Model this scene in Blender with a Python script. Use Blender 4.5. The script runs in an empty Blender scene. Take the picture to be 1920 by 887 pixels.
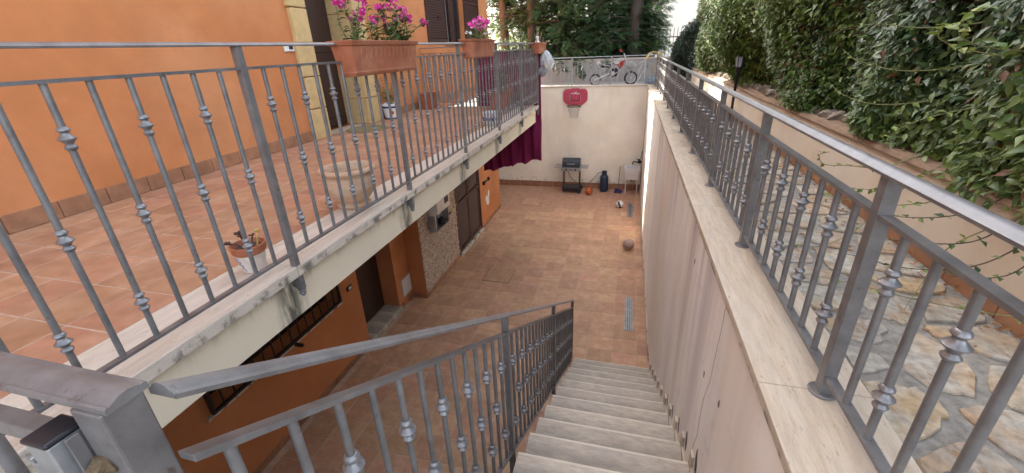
import bpy, math, random
import numpy as np
from mathutils import Vector, Matrix
random.seed(7); rng = np.random.default_rng(11)
S = bpy.context.scene
COL = S.collection

# ------------------------------------------------------------------ camera
cam = bpy.data.cameras.new("camera"); camo = bpy.data.objects.new("camera", cam); COL.objects.link(camo)
rt = Vector((0.9665, 0.2537, -0.0397)); up = Vector((-0.0654, 0.3927, 0.9173)); fw = Vector((-0.2483, 0.8840, -0.3961))
m = Matrix((( rt.x, up.x, -fw.x, 0), (rt.y, up.y, -fw.y, 0), (rt.z, up.z, -fw.z, 3.9497), (0, 0, 0, 1)))
camo.matrix_world = m
cam.sensor_fit = 'HORIZONTAL'; cam.sensor_width = 36; cam.lens = 787.51 / 1920 * 36
cam.shift_y = -13.3 / 1920; cam.shift_x = 0.0002
cam.clip_start = 0.02; cam.clip_end = 500
S.camera = camo

# ------------------------------------------------------------------ sky and sun
SUN_EL = math.radians(30.5)
tos = Vector((-0.758 * math.cos(SUN_EL), 0.652 * math.cos(SUN_EL), math.sin(SUN_EL)))   # towards the sun
w = bpy.data.worlds.new("World"); S.world = w; w.use_nodes = True
nt = w.node_tree; nt.nodes.clear()
sky = nt.nodes.new('ShaderNodeTexSky'); sky.sky_type = 'NISHITA'; sky.sun_disc = False
sky.sun_elevation = SUN_EL; sky.sun_rotation = math.atan2(tos.x, tos.y)
sky.air_density = 0.7; sky.dust_density = 4.0; sky.ozone_density = 0.6
hs = nt.nodes.new('ShaderNodeHueSaturation'); hs.inputs['Saturation'].default_value = 0.42
bg = nt.nodes.new('ShaderNodeBackground'); bg.inputs['Strength'].default_value = 0.15
wo = nt.nodes.new('ShaderNodeOutputWorld')
nt.links.new(sky.outputs[0], hs.inputs['Color']); nt.links.new(hs.outputs[0], bg.inputs['Color']); nt.links.new(bg.outputs[0], wo.inputs['Surface'])
sun = bpy.data.lights.new("sun", 'SUN'); sun.energy = 4.0; sun.angle = math.radians(0.5); sun.color = (1.0, 0.94, 0.84)
suno = bpy.data.objects.new("sun", sun); COL.objects.link(suno)
suno.rotation_euler = tos.to_track_quat('Z', 'Y').to_euler(); suno.location = (0, 0, 20)
vs = S.view_settings; vs.view_transform = 'Standard'; vs.look = 'None'; vs.gamma = 1.0; vs.exposure = 3.05
S.render.engine = 'CYCLES'

# ------------------------------------------------------------------ materials
MATS = {}
def mat(name, base, rough=0.7, metal=0.0, var=0.15, scale=6.0, alt=None, altscale=1.2, altamt=0.5, bump=0.0, bscale=60.0,
        rnd=0.0, hue=0.0, stretch=None, spec=0.4, coat=0.0, alpha=1.0, trans=0.0):
    if name in MATS: return MATS[name]
    M = bpy.data.materials.new(name); M.use_nodes = True; t = M.node_tree; N = t.nodes; L = t.links
    b = N['Principled BSDF']
    b.inputs['Roughness'].default_value = rough; b.inputs['Metallic'].default_value = metal
    b.inputs['Specular IOR Level'].default_value = spec; b.inputs['Coat Weight'].default_value = coat
    b.inputs['Alpha'].default_value = alpha; b.inputs['Transmission Weight'].default_value = trans
    g = N.new('ShaderNodeNewGeometry'); vec = g.outputs['Position']
    if stretch:
        mp = N.new('ShaderNodeMapping'); mp.inputs['Scale'].default_value = stretch; L.new(vec, mp.inputs['Vector']); sv = mp.outputs[0]
    else: sv = vec
    n1 = N.new('ShaderNodeTexNoise'); n1.inputs['Scale'].default_value = scale; n1.inputs['Detail'].default_value = 7; n1.inputs['Roughness'].default_value = 0.62
    L.new(sv, n1.inputs['Vector'])
    r1 = N.new('ShaderNodeMapRange'); r1.inputs['From Min'].default_value = 0.3; r1.inputs['From Max'].default_value = 0.7
    r1.inputs['To Min'].default_value = 1 - var; r1.inputs['To Max'].default_value = 1 + var
    L.new(n1.outputs['Fac'], r1.inputs['Value'])
    col = None
    rgb = N.new('ShaderNodeRGB'); rgb.outputs[0].default_value = (*base, 1); col = rgb.outputs[0]
    if alt:
        n2 = N.new('ShaderNodeTexNoise'); n2.inputs['Scale'].default_value = altscale; n2.inputs['Detail'].default_value = 5
        n2.inputs['Roughness'].default_value = 0.6
        L.new(sv if stretch else vec, n2.inputs['Vector'])
        r2 = N.new('ShaderNodeMapRange'); r2.inputs['From Min'].default_value = 0.42; r2.inputs['From Max'].default_value = 0.66
        r2.inputs['To Max'].default_value = altamt
        L.new(n2.outputs['Fac'], r2.inputs['Value'])
        mx = N.new('ShaderNodeMixRGB'); mx.inputs['Color2'].default_value = (*alt, 1)
        L.new(r2.outputs[0], mx.inputs['Fac']); L.new(col, mx.inputs['Color1']); col = mx.outputs[0]
    ml = N.new('ShaderNodeMixRGB'); ml.blend_type = 'MULTIPLY'; ml.inputs['Fac'].default_value = 1
    L.new(col, ml.inputs['Color1']); L.new(r1.outputs[0], ml.inputs['Color2']); col = ml.outputs[0]
    if rnd or hue:
        oi = N.new('ShaderNodeObjectInfo'); h = N.new('ShaderNodeHueSaturation')
        r3 = N.new('ShaderNodeMapRange'); r3.inputs['To Min'].default_value = 1 - rnd; r3.inputs['To Max'].default_value = 1 + rnd
        L.new(oi.outputs['Random'], r3.inputs['Value']); L.new(r3.outputs[0], h.inputs['Value'])
        if hue:
            fr = N.new('ShaderNodeMath'); fr.operation = 'MULTIPLY'; fr.inputs[1].default_value = 7.13; L.new(oi.outputs['Random'], fr.inputs[0])
            f2 = N.new('ShaderNodeMath'); f2.operation = 'FRACT'; L.new(fr.outputs[0], f2.inputs[0])
            r4 = N.new('ShaderNodeMapRange'); r4.inputs['To Min'].default_value = 0.5 - hue; r4.inputs['To Max'].default_value = 0.5 + hue
            L.new(f2.outputs[0], r4.inputs['Value']); L.new(r4.outputs[0], h.inputs['Hue'])
        L.new(col, h.inputs['Color']); col = h.outputs[0]
    L.new(col, b.inputs['Base Color'])
    if bump:
        nb = N.new('ShaderNodeTexNoise'); nb.inputs['Scale'].default_value = bscale; nb.inputs['Detail'].default_value = 4
        L.new(sv, nb.inputs['Vector'])
        bp = N.new('ShaderNodeBump'); bp.inputs['Strength'].default_value = bump; bp.inputs['Distance'].default_value = 0.01
        L.new(nb.outputs['Fac'], bp.inputs['Height']); L.new(bp.outputs[0], b.inputs['Normal'])
    rr = N.new('ShaderNodeMapRange'); rr.inputs['To Min'].default_value = max(0.02, rough - 0.1); rr.inputs['To Max'].default_value = min(1, rough + 0.1)
    L.new(n1.outputs['Fac'], rr.inputs['Value']); L.new(rr.outputs[0], b.inputs['Roughness'])
    M['colnode'] = 1
    MATS[name] = M
    return M

def stain(M, color, build, amount=1.0):
    """Mix a stain colour with a shape of its own over a material's base colour; build(N, L, position) returns the mask socket."""
    t = M.node_tree; N = t.nodes; L = t.links; b = N['Principled BSDF']
    src = b.inputs['Base Color'].links[0].from_socket
    g = N.new('ShaderNodeNewGeometry'); mask = build(N, L, g.outputs['Position'])
    mx = N.new('ShaderNodeMixRGB'); mx.inputs['Color2'].default_value = (*color, 1)
    if amount != 1.0:
        mm = N.new('ShaderNodeMath'); mm.operation = 'MULTIPLY'; mm.inputs[1].default_value = amount; L.new(mask, mm.inputs[0]); mask = mm.outputs[0]
    L.new(mask, mx.inputs['Fac']); L.new(src, mx.inputs['Color1']); L.new(mx.outputs[0], b.inputs['Base Color'])
def nmath(N, L, op, a, b=None, clamp=False):
    n = N.new('ShaderNodeMath'); n.operation = op; n.use_clamp = clamp
    for i, v in enumerate((a, b)):
        if v is None: continue
        if isinstance(v, (int, float)): n.inputs[i].default_value = v
        else: L.new(v, n.inputs[i])
    return n.outputs[0]
def nnoise(N, L, pos, scale, st=(1, 1, 1), detail=5, lo=0.45, hi=0.65, loc=(0, 0, 0)):
    mp = N.new('ShaderNodeMapping'); mp.inputs['Scale'].default_value = st; mp.inputs['Location'].default_value = loc; L.new(pos, mp.inputs['Vector'])
    n = N.new('ShaderNodeTexNoise'); n.inputs['Scale'].default_value = scale; n.inputs['Detail'].default_value = detail; n.inputs['Roughness'].default_value = 0.65
    L.new(mp.outputs[0], n.inputs['Vector'])
    r = N.new('ShaderNodeMapRange'); r.inputs['From Min'].default_value = lo; r.inputs['From Max'].default_value = hi
    L.new(n.outputs['Fac'], r.inputs['Value']); return r.outputs[0]
def nrange(N, L, v, a, b, c=0.0, d=1.0):
    r = N.new('ShaderNodeMapRange'); r.inputs['From Min'].default_value = a; r.inputs['From Max'].default_value = b
    r.inputs['To Min'].default_value = c; r.inputs['To Max'].default_value = d; L.new(v, r.inputs['Value']); return r.outputs[0]
def sepxyz(N, L, pos):
    s = N.new('ShaderNodeSeparateXYZ'); L.new(pos, s.inputs[0]); return s.outputs

orange = mat('orange plaster', (0.485, 0.182, 0.064), 0.85, var=0.12, scale=2.2, alt=(0.53, 0.232, 0.098), altscale=0.9, altamt=0.9, bump=0.2, bscale=38)
cream = mat('cream fascia paint', (0.74, 0.65, 0.48), 0.8, var=0.05, scale=4, alt=(0.66, 0.58, 0.44), altscale=2, altamt=0.4, bump=0.08)
white_wall = mat('off white plaster', (0.84, 0.775, 0.65), 0.85, var=0.06, scale=2.5, alt=(0.76, 0.67, 0.51), altscale=0.9, altamt=0.5, bump=0.1, bscale=30)
mauve_wall = mat('weathered pinkish plaster', (0.83, 0.785, 0.72), 0.85, var=0.08, scale=1.2, alt=(0.73, 0.69, 0.655), altscale=0.8, altamt=0.6, stretch=(1, 1, 0.35), bump=0.1, bscale=40)
beige_wall = mat('beige garden wall plaster', (0.60, 0.53, 0.43), 0.85, var=0.07, scale=2, alt=(0.50, 0.36, 0.23), altscale=1.3, altamt=0.5, bump=0.12, bscale=40)
cotto = mat('cotto floor tile', (0.43, 0.240, 0.138), 0.62, var=0.13, scale=11, alt=(0.54, 0.355, 0.23), altscale=6, altamt=0.6, rnd=0.13, hue=0.008, bump=0.10, bscale=40, spec=0.35)
cotto_t = mat('terrace floor tile', (0.365, 0.180, 0.100), 0.6, var=0.15, scale=9, alt=(0.45, 0.265, 0.165), altscale=4, altamt=0.7, rnd=0.10, hue=0.006, bump=0.10, bscale=35, spec=0.4)
skirt = mat('brown skirting tile', (0.29, 0.14, 0.075), 0.6, var=0.25, scale=9, alt=(0.33, 0.17, 0.09), altscale=5, altamt=0.6, rnd=0.10, bump=0.1)
grout = mat('pale grout', (0.46, 0.34, 0.25), 0.95, var=0.2, scale=20)
grout_c = mat('courtyard grout', (0.48, 0.34, 0.245), 0.95, var=0.2, scale=10)
trav = mat('travertine coping', (0.52, 0.45, 0.355), 0.75, var=0.16, scale=5, alt=(0.48, 0.37, 0.26), altscale=2.2, altamt=0.7, stretch=(9, 1.1, 9), bump=0.25, bscale=26, rnd=0.05)
trav_l = mat('pale travertine', (0.58, 0.515, 0.43), 0.7, var=0.14, scale=5, alt=(0.55, 0.45, 0.35), altscale=2.2, altamt=0.6, stretch=(9, 1.1, 9), bump=0.2, bscale=26, rnd=0.05)
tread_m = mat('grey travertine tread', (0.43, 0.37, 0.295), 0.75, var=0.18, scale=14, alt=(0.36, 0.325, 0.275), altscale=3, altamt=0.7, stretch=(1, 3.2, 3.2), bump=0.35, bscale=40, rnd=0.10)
riser_m = mat('travertine riser', (0.46, 0.39, 0.30), 0.8, var=0.2, scale=5, bump=0.2)
metal = mat('grey iron paint', (0.178, 0.175, 0.173), 0.40, metal=0.32, var=0.25, scale=14, alt=(0.135, 0.122, 0.118), altscale=6, altamt=0.5, bump=0.06, bscale=120, spec=0.5)
collar_m = mat('silver iron collar', (0.215, 0.213, 0.214), 0.33, metal=0.45, var=0.2, scale=40, bump=0.1, bscale=150)
galv = mat('galvanised steel', (0.33, 0.35, 0.36), 0.4, metal=0.6, var=0.25, scale=12, bump=0.05)
dirty = mat('rusted dirt', (0.13, 0.09, 0.05), 0.95, var=0.5, scale=60, bump=0.5, bscale=90)
flag = mat('flagstone', (0.345, 0.33, 0.285), 0.9, var=0.34, scale=26, alt=(0.36, 0.235, 0.115), altscale=5.0, altamt=0.75, rnd=0.10, hue=0.008, bump=1.0, bscale=18)
mortar = mat('grey mortar', (0.245, 0.235, 0.21), 0.95, var=0.35, scale=30, bump=0.5, bscale=70)
brown_door = mat('dark brown wood', (0.040, 0.019, 0.015), 0.45, var=0.2, scale=4, stretch=(10, 10, 1), bump=0.05)
brown_shut = mat('brown shutter aluminium', (0.062, 0.028, 0.021), 0.45, var=0.12, scale=5)
dark_iron = mat('dark iron', (0.022, 0.020, 0.021), 0.5, metal=0.3, var=0.2)
glass_d = mat('dark window glass', (0.02, 0.02, 0.022), 0.08, var=0.05, spec=0.6)
sandstone = mat('yellow rusticated stone', (0.52, 0.365, 0.165), 0.85, var=0.13, scale=12, alt=(0.52, 0.35, 0.16), altscale=5, altamt=0.6, bump=0.5, bscale=35, rnd=0.05)
terra = mat('terracotta pot', (0.35, 0.115, 0.055), 0.65, var=0.13, scale=8, alt=(0.48, 0.22, 0.13), altscale=4, altamt=0.5, bump=0.06)
terra_p = mat('weathered pale terracotta', (0.50, 0.32, 0.205), 0.85, var=0.16, scale=9, alt=(0.50, 0.40, 0.29), altscale=5, altamt=0.8, stretch=(1, 1, 4), bump=0.2)
terra_b = mat('brown plastic pot', (0.27, 0.085, 0.045), 0.5, var=0.1)
soil = mat('soil', (0.09, 0.055, 0.035), 1.0, var=0.4, scale=40, bump=0.6)
black_p = mat('black plastic', (0.018, 0.018, 0.022), 0.4, var=0.2, scale=20)
white_p = mat('white plastic', (0.70, 0.69, 0.66), 0.4, var=0.05)
cloth_m = mat('maroon cloth', (0.19, 0.018, 0.070), 0.9, var=0.12, scale=10, bump=0.12, bscale=200, spec=0.15)
stonecl = mat('split stone cladding', (0.38, 0.29, 0.215), 0.9, var=0.35, scale=14, alt=(0.60, 0.52, 0.44), altscale=11, altamt=0.9, stretch=(1, 1, 4), bump=0.4)
bark = mat('bark', (0.075, 0.056, 0.044), 0.95, var=0.35, scale=6, alt=(0.13, 0.10, 0.08), altscale=4, altamt=0.6, stretch=(5, 5, 0.8), bump=0.9, bscale=14)
rock = mat('rubble stone', (0.27, 0.23, 0.18), 0.95, var=0.4, scale=18, alt=(0.12,0.10,0.075), altscale=12, altamt=.8, bump=1.0, bscale=30, rnd=0.25)
earth = mat('earth', (0.11, 0.085, 0.055), 1.0, var=0.3, scale=3, bump=0.5, bscale=12)
grey_wall = mat('grey garden wall', (0.40, 0.39, 0.365), 0.9, var=0.15, scale=3, bump=0.2)
conc = mat('concrete', (0.34, 0.32, 0.29), 0.9, var=0.15, scale=5, bump=0.2)

# streaks of dirt running down from the coping of the sunken wall, mould marks where it meets the stairs
def _m(N, L, p):
    x, y, z = sepxyz(N, L, p)
    n = nnoise(N, L, p, 1.7, (1, 1.5, 0.07), 7, 0.47, 0.62)
    top = nrange(N, L, z, 0.4, 2.9)
    yf = nrange(N, L, y, 1.8, 3.6, 0.30, 1.0)
    n2 = nnoise(N, L, p, 0.45, (1, 1, 0.6), 3, 0.34, 0.55)
    return nmath(N, L, 'MULTIPLY', nmath(N, L, 'MULTIPLY', n, top), nmath(N, L, 'MULTIPLY', yf, n2))
stain(mauve_wall, (0.26, 0.22, 0.235), _m, 1.0)
def _m(N, L, p):
    n = nnoise(N, L, p, 9, (1, 1, 1), 6, 0.58, 0.72, (5, 2, 1)); return n
stain(mauve_wall, (0.50, 0.45, 0.42), _m, 0.5)
def _m(N, L, p):
    n = nnoise(N, L, p, 0.7, (1, 1, 0.5), 4, 0.48, 0.62, (3, 1, 7)); return n
stain(mauve_wall, (0.70, 0.60, 0.49), _m, 0.6)
# mould stains below each railing bracket on the fascia
def _m(N, L, p):
    x, y, z = sepxyz(N, L, p)
    d = nmath(N, L, 'PINGPONG', nmath(N, L, 'ADD', y, -1.60 + 13.42), 0.671)
    a = nrange(N, L, d, 0.02, 0.13, 1, 0)
    n = nnoise(N, L, p, 6, (1, 2.5, 0.6), 5, 0.36, 0.56)
    return nmath(N, L, 'MULTIPLY', a, n)
stain(cream, (0.045, 0.05, 0.035), _m, 0.9)
def _m(N, L, p):
    x, y, z = sepxyz(N, L, p)
    a = nrange(N, L, z, 2.845, 2.81, 1.0, 0.0) if False else nrange(N, L, z, 2.74, 2.84)
    return nmath(N, L, 'MULTIPLY', a, nnoise(N, L, p, 5, (1, 2.5, 0.3), 5, 0.52, 0.7))
stain(cream, (0.20, 0.19, 0.14), _m, 0.7)
# rust specks on the ironwork
def _m(N, L, p): return nnoise(N, L, p, 38, (1, 1, .5), 6, 0.63, 0.70)
stain(metal, (0.085, 0.05, 0.035), _m, 0.65)
# faint scuffs and patches on the house plaster
def _m(N, L, p): return nnoise(N, L, p, 0.8, (1, 1, 1.6), 6, 0.50, 0.66, (2, 5, 9))
stain(orange, (0.42, 0.148, 0.05), _m, 0.5)
def _m(N, L, p): return nnoise(N, L, p, 1.3, (1, 1, 0.25), 6, 0.52, 0.68, (7, 1, 3))
stain(white_wall, (0.63, 0.55, 0.43), _m, 0.45)
# black lichen on the travertine edges
for tm in (trav, trav_l):
    def _m(N, L, p):
        x, y, z = sepxyz(N, L, p)
        a = nrange(N, L, z, 2.895, 2.875)
        return nmath(N, L, 'MULTIPLY', a, nnoise(N, L, p, 7, (1, 1.2, 1), 6, 0.5, 0.6))
    stain(tm, (0.06, 0.06, 0.05), _m, 0.8)
    def _m(N, L, p): return nnoise(N, L, p, 60, (2, .5, 2), 3, 0.62, 0.70)
    stain(tm, (0.26, 0.20, 0.14), _m, 0.6)
def _m(N, L, p):
    x, y, z = sepxyz(N, L, p)
    a = nrange(N, L, y, 2.5, 6.5); b = nrange(N, L, x, 0.52, 0.66)
    return nmath(N, L, 'MULTIPLY', nmath(N, L, 'MULTIPLY', a, b), nnoise(N, L, p, 3.0, (1, 1, 1), 5, 0.42, 0.6))
stain(trav, (0.10, 0.085, 0.07), _m, 0.8)
# pale band painted along each tread nosing, to set off the step edge
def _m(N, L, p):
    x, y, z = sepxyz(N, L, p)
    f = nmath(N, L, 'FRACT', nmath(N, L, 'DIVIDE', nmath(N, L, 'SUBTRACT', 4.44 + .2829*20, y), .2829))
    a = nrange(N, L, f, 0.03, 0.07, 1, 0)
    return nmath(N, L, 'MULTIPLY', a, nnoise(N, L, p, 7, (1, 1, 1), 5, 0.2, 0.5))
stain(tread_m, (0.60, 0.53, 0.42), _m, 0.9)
# riser shade put into the tread colour: darker band behind each nosing
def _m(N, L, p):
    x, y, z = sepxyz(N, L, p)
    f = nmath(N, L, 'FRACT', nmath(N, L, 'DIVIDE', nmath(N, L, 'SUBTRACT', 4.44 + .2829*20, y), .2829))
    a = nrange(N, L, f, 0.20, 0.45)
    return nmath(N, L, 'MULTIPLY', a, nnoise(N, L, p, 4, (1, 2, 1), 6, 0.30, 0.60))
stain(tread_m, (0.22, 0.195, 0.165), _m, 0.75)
# damp line and lost paint above the skirting of the end wall
def _m(N, L, p):
    x, y, z = sepxyz(N, L, p)
    a = nrange(N, L, z, 0.36, 0.18)
    return nmath(N, L, 'MULTIPLY', a, nnoise(N, L, p, 9, (1, 1, 3), 5, 0.52, 0.62))
stain(white_wall, (0.22, 0.17, 0.11), _m, 0.8)
# brown leaf litter tone on flagstones
def _m(N, L, p): return nnoise(N, L, p, 16, (1.6, 0.7, 1), 6, 0.56, 0.68)
stain(flag, (0.24, 0.12, 0.045), _m, 0.7)
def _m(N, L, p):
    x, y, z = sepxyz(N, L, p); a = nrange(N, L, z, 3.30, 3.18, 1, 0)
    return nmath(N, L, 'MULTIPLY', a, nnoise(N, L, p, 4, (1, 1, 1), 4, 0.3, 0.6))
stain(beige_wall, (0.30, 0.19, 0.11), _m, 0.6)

def leaf_mat(name, c1, c2, c3, rough=0.4, transl=0.3, spec=0.5):
    M = bpy.data.materials.new(name); M.use_nodes = True; t = M.node_tree; N = t.nodes; L = t.links
    b = N['Principled BSDF']; b.inputs['Roughness'].default_value = rough; b.inputs['Specular IOR Level'].default_value = spec
    a = N.new('ShaderNodeAttribute'); a.attribute_name = 'rnd'
    cr = N.new('ShaderNodeValToRGB'); e = cr.color_ramp.elements
    e[0].position = 0.0; e[0].color = (*c1, 1); e[1].position = 1.0; e[1].color = (*c3, 1)
    k = e.new(0.6); k.color = (*c2, 1)
    L.new(a.outputs['Fac'], cr.inputs[0]); L.new(cr.outputs[0], b.inputs['Base Color'])
    tr = N.new('ShaderNodeBsdfTranslucent'); L.new(cr.outputs[0], tr.inputs['Color'])
    mx = N.new('ShaderNodeMixShader'); mx.inputs[0].default_value = transl
    L.new(b.outputs[0], mx.inputs[1]); L.new(tr.outputs[0], mx.inputs[2]); L.new(mx.outputs[0], N['Material Output'].inputs['Surface'])
    MATS[name] = M; return M
leaf_near = leaf_mat('dark glossy leaf', (0.028, 0.056, 0.028), (0.062, 0.118, 0.044), (0.17, 0.25, 0.06), 0.42)
leaf_mid = leaf_mat('laurel leaf', (0.045, 0.095, 0.020), (0.125, 0.210, 0.036), (0.27, 0.32, 0.07), 0.45)
leaf_red = leaf_mat('reddish dry leaf', (0.10, 0.035, 0.015), (0.14, 0.06, 0.025), (0.20, 0.10, 0.04), 0.6)
leaf_far = leaf_mat('dark shrub leaf', (0.018, 0.034, 0.018), (0.030, 0.058, 0.028), (0.055, 0.09, 0.035), 0.45)
leaf_con = leaf_mat('cypress spray', (0.022, 0.050, 0.022), (0.045, 0.092, 0.032), (0.10, 0.15, 0.045), 0.6, 0.25, 0.25)
leaf_sun = leaf_mat('bright garden foliage', (0.06, 0.10, 0.02), (0.13, 0.18, 0.03), (0.28, 0.28, 0.05), 0.6, 0.4, 0.2)
leaf_flower = leaf_mat('flower plant leaf', (0.045, 0.10, 0.025), (0.085, 0.16, 0.04), (0.18, 0.25, 0.07), 0.4)
petal_m = leaf_mat('magenta petal', (0.32, 0.008, 0.11), (0.48, 0.015, 0.18), (0.62, 0.06, 0.28), 0.6, 0.25, 0.2)
petal_p = leaf_mat('pink petal', (0.60, 0.02, 0.26), (0.70, 0.04, 0.32), (0.80, 0.30, 0.50), 0.6, 0.25, 0.2)
petal_w = mat('white petal', (0.75, 0.72, 0.72), 0.7, var=0.05)
petal_y = mat('yellow petal', (0.75, 0.47, 0.03), 0.6, var=0.1)
dry_leaf = leaf_mat('fallen dry leaf', (0.13, 0.05, 0.02), (0.22, 0.10, 0.035), (0.32, 0.17, 0.06), 0.8, 0.1, 0.2)
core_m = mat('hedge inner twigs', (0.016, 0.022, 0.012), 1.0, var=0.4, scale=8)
stem_g = mat('green stem', (0.17, 0.18, 0.07), 0.6, var=0.2)
stem_b = mat('brown stem', (0.075, 0.05, 0.035), 0.8, var=0.3)

# ------------------------------------------------------------------ mesh helpers
WL = {}      # world location of every parent
class MB:
    def __init__(s): s.v = []; s.f = []
    def add(s, vs, fs):
        o = len(s.v); s.v += [tuple(v) for v in vs]; s.f += [tuple(i + o for i in f) for f in fs]; return s
    def box(s, x0, x1, y0, y1, z0, z1):
        return s.add([(x0,y0,z0),(x1,y0,z0),(x1,y1,z0),(x0,y1,z0),(x0,y0,z1),(x1,y0,z1),(x1,y1,z1),(x0,y1,z1)],
              [(0,3,2,1),(4,5,6,7),(0,1,5,4),(1,2,6,5),(2,3,7,6),(3,0,4,7)])
    def cbox(s, x0, x1, y0, y1, z0, z1, c=0.004):
        """box with its upper edges chamfered"""
        return s.add([(x0,y0,z0),(x1,y0,z0),(x1,y1,z0),(x0,y1,z0),(x0,y0,z1-c),(x1,y0,z1-c),(x1,y1,z1-c),(x0,y1,z1-c),
                      (x0+c,y0+c,z1),(x1-c,y0+c,z1),(x1-c,y1-c,z1),(x0+c,y1-c,z1)],
              [(0,3,2,1),(8,9,10,11),(0,1,5,4),(1,2,6,5),(2,3,7,6),(3,0,4,7),(4,5,9,8),(5,6,10,9),(6,7,11,10),(7,4,8,11)])
    def tube(s, pts, r, n=8, cap=True):
        pts = [Vector(p) for p in pts]; rs = r if isinstance(r, (list, tuple)) else [r] * len(pts)
        rings = []; ref = None
        for i, p in enumerate(pts):
            d = (pts[min(i+1, len(pts)-1)] - pts[max(i-1, 0)]).normalized()
            if ref is None:
                a = Vector((0,0,1)) if abs(d.z) < 0.9 else Vector((1,0,0)); ref = d.cross(a).normalized()
            ref = (ref - d * ref.dot(d)).normalized(); b = d.cross(ref)
            rings.append([p + (ref * math.cos(2*math.pi*k/n) + b * math.sin(2*math.pi*k/n)) * rs[i] for k in range(n)])
        vs = [v for rg in rings for v in rg]; fs = []
        for i in range(len(pts) - 1):
            for k in range(n):
                fs.append((i*n+k, i*n+(k+1) % n, (i+1)*n+(k+1) % n, (i+1)*n+k))
        if cap: fs.append(tuple(range(n-1, -1, -1))); fs.append(tuple((len(pts)-1)*n + k for k in range(n)))
        return s.add(vs, fs)
    def lathe(s, prof, c=(0, 0, 0), n=20, cap=True, wob=None):
        vs = []; fs = []
        for (r, z) in prof:
            for k in range(n):
                a = 2 * math.pi * k / n; rr = r
                if wob: rr = wob(r, z, a)
                vs.append((c[0] + rr * math.cos(a), c[1] + rr * math.sin(a), c[2] + z))
        for i in range(len(prof) - 1):
            for k in range(n): fs.append((i*n+k, i*n+(k+1) % n, (i+1)*n+(k+1) % n, (i+1)*n+k))
        if cap: fs.append(tuple(range(n-1, -1, -1))); fs.append(tuple((len(prof)-1)*n + k for k in range(n)))
        return s.add(vs, fs)
    def prism(s, poly, axis, a0, a1, off=(0, 0, 0)):
        """extrude a 2D polygon along axis 0/1/2; poly coords are the two other axes in order"""
        n = len(poly); vs = []
        for t in (a0, a1):
            for (p, q) in poly:
                v = [p, q]; v.insert(axis, t); vs.append((v[0] + off[0], v[1] + off[1], v[2] + off[2]))
        fs = [tuple(range(n)), tuple(range(2*n-1, n-1, -1))]
        for k in range(n): fs.append((k, n + k, n + (k+1) % n, (k+1) % n))
        return s.add(vs, fs)
    def xform(s, M):
        s.v = [tuple(M @ Vector(v)) for v in s.v]; return s
    def mesh(s, name, loc=(0, 0, 0), smooth=False):
        me = bpy.data.meshes.new(name)
        me.from_pydata([(v[0]-loc[0], v[1]-loc[1], v[2]-loc[2]) for v in s.v], [], s.f); me.update()
        import bmesh
        bm = bmesh.new(); bm.from_mesh(me); bmesh.ops.recalc_face_normals(bm, faces=bm.faces); bm.to_mesh(me); bm.free()
        if smooth:
            me.polygons.foreach_set('use_smooth', [True] * len(me.polygons))
            try: me.set_sharp_from_angle(angle=math.radians(38))
            except Exception: pass
        return me

def link(o, parent=None, world=(0, 0, 0)):
    COL.objects.link(o); WL[o.name] = Vector(world)
    if parent is not None:
        o.parent = parent; o.location = Vector(world) - WL[parent.name]
    else: o.location = world
    return o
def tag(o, label=None, cat=None, group=None, kind=None):
    if label: o['label'] = label
    if cat: o['category'] = cat
    if group: o['group'] = group
    if kind: o['kind'] = kind
    return o
def thing(name, label, cat, loc=(0, 0, 0), group=None):
    o = bpy.data.objects.new(name, None); o.empty_display_size = 0.1
    link(o, None, loc); return tag(o, label, cat, group)
def part(name, mb, m, parent=None, smooth=False, bevel=0, label=None, kind=None, loc=None):
    """a mesh in world coordinates; its origin is its parent's"""
    w0 = WL[parent.name] if parent is not None else Vector(loc or (0, 0, 0))
    me = mb.mesh(name, w0, smooth); me.materials.append(m)
    o = bpy.data.objects.new(name, me); link(o, parent, w0)
    if bevel:
        bv = o.modifiers.new('bevel', 'BEVEL'); bv.width = bevel; bv.segments = 2; bv.limit_method = 'ANGLE'
    return tag(o, label, kind=kind)
def inst(name, me, parent, world, rotz=0, scale=None):
    o = bpy.data.objects.new(name, me); link(o, parent, world)
    if rotz: o.rotation_euler.z = rotz
    if scale: o.scale = scale
    return o
def struct(name, mb, m, **k):
    return part(name, mb, m, None, kind='structure', **k)

def np_mesh(name, V, F, m, parent=None, rnd=None, loc=None, smooth=False):
    w0 = WL[parent.name] if parent is not None else Vector(loc or (0, 0, 0))
    V = np.asarray(V, np.float32) - np.array(w0, np.float32)
    F = np.asarray(F, np.int32); k = F.shape[1]
    me = bpy.data.meshes.new(name); me.vertices.add(len(V)); me.vertices.foreach_set('co', V.ravel())
    me.loops.add(F.size); me.loops.foreach_set('vertex_index', F.ravel())
    me.polygons.add(len(F)); me.polygons.foreach_set('loop_start', np.arange(0, F.size, k, dtype=np.int32))
    me.update(calc_edges=True); me.validate()
    if smooth: me.polygons.foreach_set('use_smooth', [True] * len(me.polygons))
    if rnd is not None:
        a = me.attributes.new('rnd', 'FLOAT', 'POINT'); a.data.foreach_set('value', np.asarray(rnd, np.float32))
    me.materials.append(m)
    o = bpy.data.objects.new(name, me); link(o, parent, w0); return o
def norm(a): return a / (np.linalg.norm(a, axis=1, keepdims=True) + 1e-9)
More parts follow.
